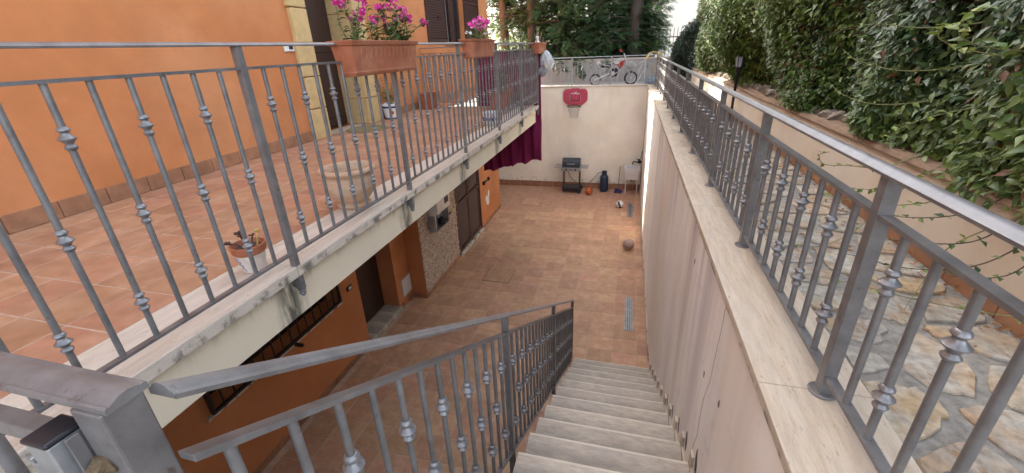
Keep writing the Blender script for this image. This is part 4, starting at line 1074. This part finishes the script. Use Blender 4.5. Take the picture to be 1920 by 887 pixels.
def succ(bx, by, tx, ty, tz, m, n, s):
    mb = MB(); b = Vector((pc[0]+bx, pc[1]+by, UP+.132)); tq = Vector((pc[0]+tx, pc[1]+ty, UP+tz)); mb.tube([b, (b+tq)/2+Vector((0, 0, .01)), tq], .004, 6)
    for k in range(n):
        a = 6.28*k/n + rs.uniform(-.2, .2); d = Vector((math.cos(a), math.sin(a), rs.uniform(.2, .9))).normalized()*s; mb.tube([tq, tq+d*.6, tq+d], [.002, .0055, .001], 5)
    return mb
for args in ((-.01, -.01, -.075, -.05, .165, suc, 10, .020), (-.01, .02, -.04, .0, .205, suc, 12, .024), (.0, -.01, -.02, -.01, .195, suc, 9, .02)): part('succulent', succ(*args), suc, pp)
part('succulent', succ(.03, .03, .035, .05, .205, petal_y, 9, .02), mat('yellow succulent', (.55, .38, .09), .5, var=.3, scale=60), pp)
part('succulent', succ(.03, .0, .015, .03, .19, suc, 3, .02), suc, pp)
# sunflower pot
sf = thing('sunflower_pot', 'white and blue glazed pot with a painted sunflower beside the front door', 'flower pot', (-4.0, 6.72, UP))
fc = (-3.955, 6.72, UP+.002)
part('pot', MB().lathe([(.100, 0), (.115, .008), (.120, .02), (.150, .20), (.165, .235), (.165, .26), (.150, .26), (.14, .22), (.02, .215)], fc, 36), mat('white glaze', (.66, .68, .70), .15, var=.05, spec=.7), sf, smooth=True)
def band(z0, z1, r0, r1, m, name): part(name, MB().lathe([(r0, z0), (r1, z1)], fc, 36, cap=False), m, sf, smooth=True)
bluem = mat('blue glaze', (.015, .04, .20), .15, var=.2, scale=20, spec=.7)
band(.190, .222, .1505, .1615, bluem, 'blue_band'); band(.012, .030, .1205, .124, bluem, 'blue_band')
def onpot(u_, v_):   # decal on the conical side towards the camera
    a = -1.04 + u_/.14; z = .115 + v_; R_ = .1195 + (z-.02)*.1667 + .0015
    return (fc[0]+R_*math.cos(a), fc[1]+R_*math.sin(a), fc[2]+z)
mb = MB()
for k in range(13):
    a = 6.28*k/13; P = [(.026, a-.2), (.068, a), (.026, a+.2)]; mb.add([onpot(r*math.cos(q), r*math.sin(q)) for r, q in P], [(0, 1, 2)])
part('painted_petal', mb, mat('yellow glaze', (.72, .52, .01), .2, var=.1), sf)
V = [onpot(0, 0)] + [onpot(.03*math.cos(6.28*k/16), .03*math.sin(6.28*k/16)) for k in range(16)]
V = [(x+.0008, y-.0014, z) for x, y, z in V]
part('painted_disc', MB().add(V, [(0, 1+k, 1+(k+1) % 16) for k in range(16)]), mat('red glaze', (.42, .05, .02), .25), sf)
flower_plant(sf, -3.955, 6.72, UP+.2, .06, .06, .55, 12, .06, petal_y, 0, .02, 9, 1.2, leaf_sun)
# box planters on the terrace
q = planter('box_planter', 'plain brown plastic planter box against the orange terrace wall', -3.98, -3.72, 7.85, 8.27, UP+.02, UP+.30, .03, 0, terra_b)
part('saucer', MB().box(-4.0, -3.70, 7.82, 8.30, UP+.001, UP+.02), terra_b, q, bevel=.004)
q = planter('box_planter', 'long ribbed brown planter with leafy plant in front of the maroon cloth', -2.46, -2.10, 7.50, 8.05, UP+.02, UP+.37, .03, 8, terra_b)
flower_plant(q, -2.28, 7.78, UP+.34, .1, .18, .42, 16, .07, petal_m, 0, .02, 12, 1.0, leaf_sun)
bp_ = thing('ceramic_pot', 'low white and blue ceramic bowl pot at the terrace edge under the pink flowers', 'flower pot', (-1.96, 6.15, UP))
bc = (-1.96, 6.15, UP+.002)
part('bowl', MB().lathe([(.09, 0), (.10, .006), (.135, .07), (.142, .12), (.138, .165), (.150, .178), (.150, .188), (.132, .188), (.125, .15), (.02, .14)], bc, 32), MATS['white glaze'], bp_, smooth=True)
mb = MB()
for k in range(16):
    a = 6.28*k/16; x, y = bc[0]+.1415*math.cos(a), bc[1]+.1415*math.sin(a); mb.lathe([(.001, -.035), (.016, -.012), (.018, .012), (.001, .03)], (x, y, bc[2]+.10), 7)
part('painted_pattern', mb, bluem, bp_)
mt = thing('door_mat', 'round brownish door mat in front of the dark front door', 'mat', (-4.05, 5.75, UP))
part('mat', MB().lathe([(.30, .0), (.31, .004), (.305, .012), (.29, .015)], (-3.82, 5.72, UP+.002), 36, wob=lambda r, z, a: r*(1.0)), mat('woven mat', (.22, .165, .075), .95, var=.3, scale=30, bump=.5, bscale=120), mt)
part('mat_stripe', MB().lathe([(.20, .0155), (.215, .0165), (.23, .0155)], (-3.82, 5.72, UP+.002), 36, cap=False), mat('green mat stripe', (.10, .115, .05), .95), mt)

# ------------------------------------------------------------------ lamp post on the path
lp = thing('garden_lamp', 'small black lantern lamp post standing on the path below the hedge', 'lamp', (1.45, 6.85, 2.85))
lx, ly = 1.45, 6.85
part('post', MB().lathe([(.05, 0), (.05, .015), (.028, .03), (.024, .05), (.019, .10), (.018, .60), (.026, .61), (.026, .63), (.015, .64), (.03, .70), (.045, .72)], (lx, ly, 2.853), 12), dark_iron, lp, smooth=True)
part('lantern_glass', MB().lathe([(.042, 0), (.058, .13)], (lx, ly, 3.585), 6), mat('frosted glass', (.35, .37, .40), .2, var=.1), lp)
for k in range(6):
    a = 6.283*k/6; part('lantern_bar', MB().tube([(lx+.044*math.cos(a), ly+.044*math.sin(a), 3.583), (lx+.061*math.cos(a), ly+.061*math.sin(a), 3.718)], .005, 5), dark_iron, lp)
part('lantern_roof', MB().lathe([(.072, .0), (.07, .012), (.03, .06), (.012, .075), (.014, .09), (.002, .10)], (lx, ly, 3.716), 6), dark_iron, lp)
part('lantern_base', MB().lathe([(.03, -.03), (.05, -.01), (.05, .0)], (lx, ly, 3.583), 6), dark_iron, lp)

# ------------------------------------------------------------------ behind the end wall
up2 = struct('rear_walk', MB().box(-4.3, 1.53, YB+.2, 14.0, 2.70, 2.87), conc)
rw = thing('rear_garden_wall', 'pale grey garden wall behind the small motorbike', 'wall', (-1.5, 14, 2.87))
part('wall', MB().box(-9, 2.6, 14.0, 14.2, 2.75, 3.50), grey_wall, rw)
part('coping', MB().box(-9, 2.6, 13.97, 14.23, 3.5005, 3.54), trav_l, rw)
# small dirt bike
mk = thing('dirt_bike', 'small red and white kids dirt bike parked behind the end wall railing', 'motorbike', (-.45, 12.65, 2.87))
BY_, bx0, bz0 = 12.62, -.935, 2.885
def bp3(cx, cy, dy=0): return Vector((bx0 + (cx-870)/487, BY_+dy, bz0 + (515-cy)/487))
redp = mat('red bike plastic', (0.36, 0.03, 0.02), .4, var=.1); whip = mat('white bike plastic', (.62, .60, .57), .4, var=.08); alu = mat('cast aluminium', (.55, .55, .55), .45, metal=.4, var=.15)
def wheel(cx, cy, R_, name):
    c = bp3(cx, cy); N_ = 32
    w_ = part(name, MB().tube([c + Vector((R_*math.cos(6.2832*k/N_), 0, R_*math.sin(6.2832*k/N_))) for k in range(N_+1)], .024, 8, cap=False), black_p, mk, smooth=True)
    part('rim', MB().tube([c + Vector(((R_-.028)*math.cos(6.2832*k/N_), 0, (R_-.028)*math.sin(6.2832*k/N_))) for k in range(N_+1)], .012, 6, cap=False).tube([c+Vector((0, -.035, 0)), c+Vector((0, .035, 0))], .028, 12), alu, w_)
    sp = MB()
    for k in range(14):
        a = 6.2832*k/14; sp.tube([c + Vector((.02*math.cos(a+.5), .02*(-1)**k, .02*math.sin(a+.5))), c + Vector(((R_-.03)*math.cos(a), 0, (R_-.03)*math.sin(a)))], .0022, 4)
    part('spoke', sp, alu, w_)
wheel(870, 440, .135, 'rear_wheel'); wheel(1335, 425, .155, 'front_wheel')
fr = MB()
for d in (-.05, .05):
    fr.tube([bp3(870, 440, d), bp3(1060, 360, d)], .020, 6); fr.tube([bp3(1050, 360, d), bp3(1080, 250, d), bp3(1240, 205, d*.4)], .012, 6); fr.tube([bp3(1240, 215, d*.3), bp3(1190, 330, d), bp3(1060, 400, d)], .012, 6); fr.tube([bp3(900, 240, d), bp3(1060, 270, d)], .010, 6)
part('frame', fr, alu, mk)
part('fork', MB().tube([bp3(1230, 120, -.05), bp3(1335, 425, -.05)], .015, 8).tube([bp3(1230, 120, .05), bp3(1335, 425, .05)], .015, 8).tube([bp3(1245, 170, -.06), bp3(1245, 170, .06)], .014, 6), alu, mk, smooth=True)
part('handlebar', MB().tube([bp3(1195, 92, -.22), bp3(1215, 95, -.12), bp3(1235, 130, -.03), bp3(1235, 130, .03), bp3(1215, 95, .12), bp3(1195, 92, .22)], .010, 6), dark_iron, mk)
part('grip', MB().tube([bp3(1190, 90, -.26), bp3(1200, 93, -.17)], .016, 8).tube([bp3(1190, 90, .26), bp3(1200, 93, .17)], .016, 8).box(*[v for pr_ in zip(bp3(1175, 98, -.20), bp3(1200, 62, -.14)) for v in sorted(pr_)]), redp, mk)
def slab(pts, w_, m, name):
    mb = MB(); n = len(pts); a = [bp3(x, y, -w_) for x, y in pts]; b = [bp3(x, y, w_) for x, y in pts]
    mb.add(a+b, [tuple(range(n)), tuple(range(2*n-1, n-1, -1))] + [(k, n+k, n+(k+1) % n, (k+1) % n) for k in range(n)]); return part(name, mb, m, mk, bevel=.008)
slab([(1120, 195), (1150, 172), (1215, 168), (1265, 205), (1235, 245), (1190, 310), (1150, 260), (1100, 245)], .06, redp, 'tank')
slab([(1100, 215), (1150, 175), (1215, 168), (1250, 190), (1195, 215), (1160, 250), (1110, 245)], .066, whip, 'side_panel')
slab([(870, 220), (905, 195), (940, 215), (975, 255), (1060, 245), (1110, 225), (1110, 250), (1040, 285), (960, 290), (920, 262)], .05, black_p, 'seat')
slab([(868, 222), (905, 192), (930, 205), (955, 240), (925, 235), (905, 245), (940, 288), (1000, 290), (1000, 300), (935, 298)], .056, whip, 'tail_panel')
slab([(1275, 225), (1310, 215), (1360, 228), (1400, 275), (1392, 285), (1350, 245), (1300, 232)], .045, whip, 'front_fender')
slab([(1070, 300), (1150, 295), (1175, 330), (1150, 400), (1080, 410), (1050, 370)], .055, black_p, 'engine')
part('clutch_cover', MB().tube([bp3(1100, 362, -.10), bp3(1100, 362, -.05)], .055, 20), alu, mk)
part('exhaust', MB().tube(bez([bp3(1160, 300, -.08), bp3(1180, 330, -.09), bp3(1160, 395, -.08), bp3(1160, 460, -.06)], 5), .010, 6), alu, mk)
part('kick_stand', MB().tube([bp3(1020, 400, -.05), bp3(905, 495, -.16)], .008, 6), alu, mk)
# jug, folding frame, hose
jg = thing('water_jug', 'pale blue plastic water bottles behind the corner of the railing', 'bottle', (.52, 12.6, 2.87))
jm = mat('pale blue plastic', (.32, .42, .52), .2, var=.15, scale=20, alpha=.8)
for k in range(3): part('bottle', MB().lathe([(.05, 0), (.055, .01), (.055, .16), (.03, .20), (.016, .215), (.016, .235)], (.43+.105*k, 12.58, 2.873), 14), jm, jg, smooth=True)
ff = thing('folding_frame', 'white metal folding frame leaning behind the end wall railing', 'clothes rack', (.3, 12.75, 2.87))
for a, b in (((.06, 12.7, 2.88), (.34, 12.8, 3.48)), ((.14, 12.7, 2.88), (.40, 12.8, 3.30)), ((.38, 12.65, 2.88), (.38, 12.82, 3.50)), ((.22, 12.8, 3.44), (.40, 12.8, 3.52))):
    part('tube', MB().tube([a, b], .008, 6), white_p, ff)
hs_ = thing('garden_hose', 'coiled yellow garden hose hung over the corner of the railing', 'hose', (.6, 12.1, 3.6))
mb = MB()
for k in range(4):
    mb.tube(bez([(.40-.02*k, 12.1+.03*k, 3.55), (.47, 12.08+.03*k, 3.70), (.58, 12.06+.03*k, 3.715-.01*k), (.66+.02*k, 12.05, 3.66), (.68, 12.02+.04*k, 3.45-.06*k), (.60, 12.2, 3.25), (.52, 12.25, 3.45)][:7 if k % 2 else 5], 6), .013, 7)
part('coil', mb, mat('yellow hose rubber', (.50, .42, .16), .5, var=.1), hs_, smooth=True)

# neighbour's white building and spiked fence
nb = thing('neighbour_building', 'plain pale building wall showing between the trees and the hedge', 'building', (6, 26, 2.8))
part('wall', MB().box(-0.5, 16, 26, 36, 2.6, 11), mat('pale neighbour plaster', (.82, .79, .72), .9, var=.05), nb)
part('roof', MB().box(-1, 16.5, 25.5, 36.5, 11.0, 11.3), terra, nb)
mf = thing('metal_fence', 'dark spiked metal fence in front of the pale neighbouring building', 'fence', (3, 21, 2.8))
part('rail', MB().box(0, 6, 20.98, 21.02, 4.1, 4.14), dark_iron, mf)
fb = MB().tube([(0, 0, 0), (0, 0, 1.62), (0, 0, 1.72)], [.012, .012, .002], 6).mesh('fence_bar'); fb.materials.append(dark_iron)
for k in range(40): inst('fence_bar', fb, mf, (.05+.15*k, 21, 2.8))

# ------------------------------------------------------------------ vegetation
def quads(V, F, m, parent, rnd, name): return np_mesh(name, V, F, m, parent, rnd)

# hedge along the path: dark core plus leaves
def hedge(name, label, y0, y1, leafm, n, size, seed, xf, ztop, zbot, red=0.0, cat='hedge', depth=.35, alt=None, altn=0):
    t = thing(name, label, cat, (2.2, (y0+y1)/2, 3.3)); r = np.random.default_rng(seed)
    LUMP = lambda Q: vnoise(Q, 2.6, seed+1)*.13 + vnoise(Q, 8.0, seed+2)*.045
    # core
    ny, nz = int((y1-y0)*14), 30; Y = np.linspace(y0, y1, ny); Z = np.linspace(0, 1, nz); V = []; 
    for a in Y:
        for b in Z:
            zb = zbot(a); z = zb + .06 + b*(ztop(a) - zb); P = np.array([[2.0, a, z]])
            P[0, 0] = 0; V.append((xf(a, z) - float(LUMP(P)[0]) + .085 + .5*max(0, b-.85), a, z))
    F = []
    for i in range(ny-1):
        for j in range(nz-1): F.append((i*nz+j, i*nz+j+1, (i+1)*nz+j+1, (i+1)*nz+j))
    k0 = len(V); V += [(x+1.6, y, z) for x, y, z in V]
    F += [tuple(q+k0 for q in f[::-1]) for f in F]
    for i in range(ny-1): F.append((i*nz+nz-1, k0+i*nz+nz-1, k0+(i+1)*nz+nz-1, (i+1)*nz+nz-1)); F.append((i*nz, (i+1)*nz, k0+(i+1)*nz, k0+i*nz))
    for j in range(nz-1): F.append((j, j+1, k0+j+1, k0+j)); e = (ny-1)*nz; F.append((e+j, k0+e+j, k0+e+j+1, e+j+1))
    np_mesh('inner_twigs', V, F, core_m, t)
    ys = r.uniform(y0, y1, n*2); zb = np.array([zbot(a) for a in ys]); zt2 = np.array([ztop(a) for a in ys])
    zs = zb + (zt2 - zb)*r.random(n*2)**1.15
    P = np.stack([np.zeros(n*2), ys, zs], 1)
    base = np.array([xf(a, b) for a, b in zip(ys, zs)])
    lump = LUMP(P)
    P[:, 0] = base - lump + np.abs(r.normal(0, .05, n*2)) - np.abs(r.normal(0, .03, n*2))
    keep = (vnoise(P, 4.5, seed+3) + r.normal(0, .5, n*2)) > -1.0
    P = P[keep][:n]; nn = len(P)
    end = (P[:, 1] < y0 + .15)
    Nn = np.stack([-np.ones(nn), r.normal(-.15, .5, nn), r.normal(.95, .5, nn)], 1)
    D = np.stack([r.normal(-.45, .45, nn), r.normal(-.25, .7, nn), r.normal(-.55, .5, nn)], 1)
    V, F = leaf_geo(P, D, Nn, size*(.5 + .9*r.random(nn)**1.6), r.uniform(.36, .56, nn))
    tone = np.clip(.45*r.random(nn) + .30 + .28*vnoise(P, 2.2, seed+5), 0, 1)
    sel = (r.random(nn) < red*np.clip(.5+vnoise(P, 3, seed+7), 0, 1)) if red else np.zeros(nn, bool)
    def sub(mask, m, nm):
        idx = np.where(mask)[0]
        if not len(idx): return
        Vs = V.reshape(-1, 5, 3)[idx].reshape(-1, 3)
        Fs = (np.arange(len(idx))[:, None, None]*5 + np.array([[0, 4, 1], [1, 4, 2], [0, 3, 4], [3, 2, 4]])[None]).reshape(-1, 3)
        o = np_mesh(nm, Vs, Fs, m, t, np.repeat(tone[idx], 5)); o['kind'] = 'stuff'
    sub(~sel, leafm, 'foliage'); sub(sel, leaf_red, 'dry_foliage')
    # twigs
    for k in range(26):
        y = r.uniform(y0, y1); z = r.uniform(zbot(y)+.2, ztop(y)-.2); x = xf(y, z); d = Vector((-.25, r.uniform(-.5, .3), r.uniform(-.2, .25)))
        part('twig', MB().tube([Vector((x+.15, y, z)), Vector((x+.02, y, z))+d*.1, Vector((x-.03, y, z))+d*.5], [.005, .004, .002], 5), stem_b, t)
    return t
sm_ = lambda a, b, x: max(0.0, min(1.0, (x-a)/(b-a)))**2*(3-2*max(0.0, min(1.0, (x-a)/(b-a))))
def xf_near(y, z): return 1.68 - .10*(1-sm_(1.9, 3.0, y)) + .05*math.sin(y*3.1+z*2) - .14*math.sin(min(max((z-3.2)/1.8, 0), 1)*3.1) + .10*sm_(4.4, 5.5, z)
def xf_mid(y, z): return 1.70 + .40*(1-sm_(3.7, 4.9, y)) + .08*math.sin(y*2.3+1) + .06*math.sin(z*4+y) - .30*math.sin(min(max((z-3.30)/2.0, 0), 1)*3.1)
hedge('climbing_hedge', 'dark glossy climbing hedge hanging over the garden wall at right foreground', .55, 4.5, leaf_near, 52000, .060, 21, xf_near, lambda y: 5.6, lambda y: 3.27+.07*sm_(2.2, 2.9, y), red=.10)
hedge('laurel_hedge', 'mid green laurel hedge behind the lantern, sunlit at its far end', 3.7, 11.3, leaf_mid, 80000, .056, 22, xf_mid, lambda y: 6.0, lambda y: 3.33+.05*math.sin(y*2.7), red=.14)
hedge('dark_shrub', 'dark evergreen shrub at the far end of the path', 11.2, 15.6, leaf_far, 22000, .075, 23, lambda y, z: 1.75+.3*math.sin(y*1.3)+.25*math.sin(z*1.5)-.1*math.sin((z-3)*2), lambda y: max(3.6, 6.2 - 1.05*(y-11.2)), lambda y: 2.95, cat='shrub')

# loose tendrils in front of the garden wall, each with separate leaves
lm = MB(); 
Vl, Fl = leaf_geo(np.array([[0., 0, 0]]), np.array([[0., 1, 0]]), np.array([[0., 0, 1]]), np.array([1.0]), .55)
def tendril(pts, leaves, size, seed, root, light=.5):
    r = random.Random(seed); c = bez(pts, 8)
    tn = part('tendril', MB().tube(c, [.0032*(1-.6*i/len(c)) for i in range(len(c))], 5), stem_b if light < .4 else stem_g, root)
    mesh_l = leafmesh[0 if light < .4 else 1]
    for k in range(leaves):
        i = int(len(c)*(.15 + .85*(k+.5)/leaves)) - 1; p = c[max(0, min(i, len(c)-1))]
        for sg in ((-1, 1) if r.random() < .7 else (1,)):
            o = inst('leaf', mesh_l[r.randrange(3)], tn, p)
            o.rotation_euler = (r.uniform(-.5, .6), r.uniform(-.7, .7), r.uniform(-.5, .5) + (1.2*sg + 1.57)); s = size*r.uniform(.6, 1.2); o.scale = (s, s, s)
leafmesh = []
for mm, tones in ((leaf_near, (.3, .6, .85)), (leaf_mid, (.45, .75, 1.0))):
    L_ = []
    for tn_ in tones:
        me = bpy.data.meshes.new('leaf'); me.from_pydata([tuple(v) for v in Vl], [], [tuple(int(q) for q in f) for f in Fl]); a = me.attributes.new('rnd', 'FLOAT', 'POINT'); a.data.foreach_set('value', [tn_]*5); me.materials.append(mm); L_.append(me)
    leafmesh.append(L_)
td = thing('trailing_vine', 'thin leafy vine tendrils trailing from the hedge across the wall and path', 'vine', (1.5, 2, 3.3))
E3 = lambda *a: a
tl = [
 ([(1.55, 2.75, 3.32), (1.40, 2.76, 3.25), (1.30, 2.9, 3.22), (1.22, 3.0, 3.20), (1.19, 3.03, 3.25), (1.23, 3.0, 3.28)], 12, .042, .8),
 ([(1.55, 2.55, 3.32), (1.40, 2.55, 3.22), (1.30, 2.62, 3.16), (1.18, 2.78, 3.13)], 11, .042, .8),
 ([(1.55, 2.30, 3.34), (1.42, 2.26, 3.24), (1.32, 2.32, 3.18), (1.20, 2.45, 3.14), (1.08, 2.6, 3.13)], 12, .042, .5),
 ([(1.55, 2.10, 3.32), (1.40, 2.10, 3.22), (1.28, 2.2, 3.16), (1.18, 2.3, 3.15)], 10, .045, .3),
 ([(1.50, 1.95, 3.28), (1.38, 1.95, 3.16), (1.25, 2.05, 3.10), (1.12, 2.2, 3.06)], 11, .042, .3),
 ([(1.50, 1.85, 3.24), (1.35, 1.85, 3.10), (1.20, 1.95, 3.02), (1.05, 2.15, 2.98)], 10, .042, .3),
 ([(1.50, 1.80, 3.22), (1.40, 1.78, 3.10), (1.28, 1.84, 3.05)], 8, .045, .3),
 ([(1.50, 1.50, 3.15), (1.40, 1.62, 3.02), (1.25, 1.85, 2.92), (1.05, 2.05, 2.875), (.88, 2.12, 2.87)], 7, .03, .7),
 ([(1.52, 2.6, 3.28), (1.40, 2.62, 3.08), (1.25, 2.55, 2.92), (1.05, 2.45, 2.87), (.92, 2.5, 2.87)], 4, .028, .5),
 ([(1.52, 1.95, 3.30), (1.45, 2.15, 3.05), (1.34, 2.05, 2.93), (1.18, 1.85, 2.875)], 3, .028, .6),
 ([(1.62, 2.15, 3.84), (1.40, 2.24, 3.87), (1.30, 2.30, 3.92), (1.29, 2.28, 3.99), (1.34, 2.22, 4.03)], 12, .058, .95),
 ([(1.62, 2.25, 3.80), (1.40, 2.36, 3.86), (1.32, 2.46, 3.91), (1.33, 2.48, 3.96), (1.38, 2.45, 3.98)], 10, .052, .9),
 ([(1.62, 2.55, 3.98), (1.38, 2.70, 3.96), (1.26, 2.92, 3.99), (1.20, 3.2, 3.98)], 7, .046, .8),
 ([(1.60, 2.55, 3.80), (1.38, 2.75, 3.76), (1.28, 3.05, 3.80), (1.26, 3.25, 3.86)], 7, .045, .6),
 ([(1.60, 2.35, 3.66), (1.36, 2.42, 3.58), (1.30, 2.55, 3.48), (1.33, 2.6, 3.40)], 9, .045, .7),
 ([(1.60, 2.75, 3.62), (1.36, 2.85, 3.58), (1.28, 3.1, 3.60), (1.25, 3.3, 3.66)], 7, .042, .5),
]
for k, (pts, nl, sz, lt) in enumerate(tl): tendril(pts, nl, sz, 40+k, td, lt)
# litter on the path
r = np.random.default_rng(77); n = 900
px_ = np.clip(1.515 - np.abs(r.normal(0, .10, n)), .83, 1.512); py_ = r.uniform(.6, 11.5, n)
P = np.stack([px_, py_, np.full(n, 2.862)+r.random(n)*.012], 1)
V, F = leaf_geo(P, np.stack([r.normal(0, 1, n), r.normal(0, 1, n), r.normal(0, .15, n)], 1), np.stack([r.normal(0, .3, n), r.normal(0, .3, n), np.ones(n)], 1), r.uniform(.012, .04, n), .45)
o = np_mesh('leaf_litter', V, F, dry_leaf, None, np.repeat(r.random(n), 5)); tag(o, 'dry brown leaf litter along the foot of the garden wall', 'leaves', kind='stuff')

# conifers
def conifer(label, x, y, h, rad, z0, trunk_r, nsp, seed, m=leaf_con, zcrown=None, group='cypress trees behind the end wall', lean=(0, 0), side=None, clear=0.0):
    t = thing('cypress_tree', label, 'tree', (x, y, 2.8), group); r = np.random.default_rng(seed)
    tr = MB(); N_ = 9; pts = []; rad_ = []
    for i in range(N_):
        f = i/(N_-1); pts.append((x+lean[0]*f+.05*math.sin(3*f+seed), y+lean[1]*f, 2.78+h*.92*f)); rad_.append(trunk_r*(1.12-f)+.01)
    tr.tube(pts, rad_, 12); part('trunk', tr, bark, t, smooth=True)
    zc = zcrown if zcrown is not None else z0
    # limbs and sprays
    lb = MB(); P = []; D = []; S_ = []; TN = []
    nl = int(nsp/26)
    for k in range(nl):
        f = r.random()**1.5; zb = zc + (h+2.8-zc)*f; R_ = rad*(1-.75*f)*r.uniform(.7, 1.1); a = r.uniform(0, 6.283)
        if x > -.1 and math.cos(a) > 0: R_ *= 1 - .62*math.cos(a)
        if side and r.random() < .35: a = side + r.normal(0, .6)
        if clear and abs((a + math.pi/2 + math.pi) % (2*math.pi) - math.pi) < clear and zb < 7.5: a += math.pi
        b = np.array([x+lean[0]*f, y+lean[1]*f, zb]); d = np.array([math.cos(a), math.sin(a), 0.0])
        tip = b + d*R_ + np.array([0, 0, -.25*R_ + .1]); mid = (b+tip)/2 + np.array([0, 0, .12*R_])
        lb.tube([b, mid, tip], [.014*(1-f)+.006, .008, .003], 5, cap=False)
        tone = r.random()
        for q in range(26):
            u_ = r.uniform(.06, 1.05); c0 = b*(1-u_)**2 + 2*mid*u_*(1-u_) + tip*u_*u_ if u_ <= 1 else tip
            P.append(c0 + r.normal(0, .10, 3)); dd = d + np.array([r.normal(0, .55), r.normal(0, .55), r.normal(-.35, .3)]); D.append(dd); S_.append(r.uniform(.13, .28)); TN.append(np.clip(.5*tone + .4*r.random() + .12*u_, 0, 1))
    part('branch', lb, bark, t)
    P, D, S_, TN = map(np.array, (P, D, S_, TN)); D = norm(D); n = len(P)
    Nn = norm(np.stack([r.normal(0, .5, n), r.normal(-.3, .5, n), np.ones(n)], 1)); T_ = norm(np.cross(D, Nn)); 
    Vs = []; RN = []
    # each spray: a midrib with paired side leaflets
    K = 6
    for j in range(K):
        f = (j+.4)/K; ln = (1-.65*f)*.42
        for sg in (-1, 1):
            p0 = P + D*(S_*f)[:, None]; p1 = p0 + (D*.62 + T_*sg*.78)*(S_*ln)[:, None] - Nn*(S_*.05)[:, None]*f
            wv = norm(D*.8 - T_*sg*.5)*(S_*.055)[:, None]
            Vs.append(np.stack([p0-wv*.6, p0+wv*.6, p1+wv*.25, p1-wv*.5], 1)); RN.append(np.clip(TN + .25*f - .05, 0, 1))
    p0 = P; p1 = P + D*S_[:, None]*1.12; wv = T_*(S_*.04)[:, None]; Vs.append(np.stack([p0-wv, p0+wv, p1+wv*.3, p1-wv*.3], 1)); RN.append(TN)
    Vq = np.concatenate(Vs, 0); Fq = np.arange(len(Vq)*4).reshape(-1, 4)
    np_mesh('crown', Vq.reshape(-1, 3), Fq, m, t, np.repeat(np.concatenate(RN), 4))
    return t
c1 = conifer('thick trunked cypress directly behind the dirt bike handlebar', .02, 15.0, 9.5, 2.3, 3.3, .21, 11500, 51, zcrown=3.9, clear=.8)
conifer('cypress with reddish trunk just left of the small hanging planter', -3.25, 14.9, 9.0, 1.9, 3.5, .15, 6500, 52, zcrown=4.6, clear=.9)
conifer('cypress trunk nearest the end of the orange house', -4.25, 15.3, 9.0, 1.9, 3.5, .16, 6000, 53, zcrown=4.9, clear=.9)
conifer('slender cypress midway between the two thicker trunks', -2.25, 15.6, 9.0, 2.1, 3.3, .09, 10500, 54, zcrown=3.7)
conifer('dense dark cypress behind the hoop with drooping branches', -1.1, 16.0, 9.5, 2.4, 3.3, .12, 13000, 55, zcrown=3.5)
conifer('rightmost cypress beside the pale neighbouring building', .0, 17.4, 9.0, 1.3, 3.3, .14, 9000, 56, zcrown=3.4)
# a low branch hanging in front of the grey wall
r = np.random.default_rng(5); mb = MB(); b = Vector((-1.72, 13.75, 3.62)); e = Vector((-1.36, 13.55, 3.02)); 
mb.tube([b+Vector((-.5, .3, .12)), b, (b+e)/2+Vector((.06, 0, .03)), e], .008, 5); part('low_branch', mb, bark, c1)
n = 90; P = np.array([b + (e-b)*f for f in r.random(n)]) + r.normal(0, .05, (n, 3)); D = np.stack([r.normal(.5, .5, n), r.normal(-.2, .4, n), r.normal(-.4, .4, n)], 1)
V, F = leaf_geo(P, D, np.stack([r.normal(0, .4, n), -np.ones(n), r.normal(.4, .4, n)], 1), r.uniform(.08, .18, n), .22); np_mesh('low_branch_leaf', V, F, leaf_con, c1, np.repeat(r.random(n)*.6+.3, 5))

def bush(name, label, c, rx, ry, rz, n, size, m, seed, cat='bush'):
    t = thing(name, label, cat, (c[0], c[1], c[2]-rz)); r = np.random.default_rng(seed)
    d = norm(r.normal(size=(n, 3))); rad = (.55+.45*r.random(n)**.4)*(1+.25*vnoise(d*1.0, 4, seed)); P = np.array(c) + d*rad[:, None]*np.array([rx, ry, rz])
    V, F = leaf_geo(P, d + r.normal(0, .6, (n, 3)), d + r.normal(0, .5, (n, 3)) + np.array([0, 0, .5]), size*r.uniform(.6, 1.3, n), .5)
    o = np_mesh('foliage', V, F, m, t, np.repeat(np.clip(r.random(n)*.7 + .3*vnoise(P, 2, seed)+.2, 0, 1), 5))
    for k in range(9):
        q = P[r.integers(n)]; part('stem', MB().tube([(c[0]+r.normal(0, .05), c[1]+r.normal(0, .05), c[2]-rz), tuple((np.array(c)*.5+q*.5)), tuple(q)], [.03, .018, .006], 5), stem_b, t)
    return t
bush('leafy_bush', 'low leafy bush behind the far terrace railing left of the small planter', (-3.6, 14.6, 3.75), 1.0, .35, .55, 1500, .07, leaf_flower, 61)
bush('garden_tree', 'sunlit yellow green tree glimpsed between the left cypress trunks', (-5.2, 22, 6.0), 2.6, 1.6, 3.2, 6000, .16, leaf_sun, 62, 'tree')
bush('garden_tree', 'sunlit yellow green foliage glimpsed behind the middle cypress trees', (-1.8, 23, 5.6), 2.6, 1.6, 2.9, 6000, .16, leaf_sun, 63, 'tree')
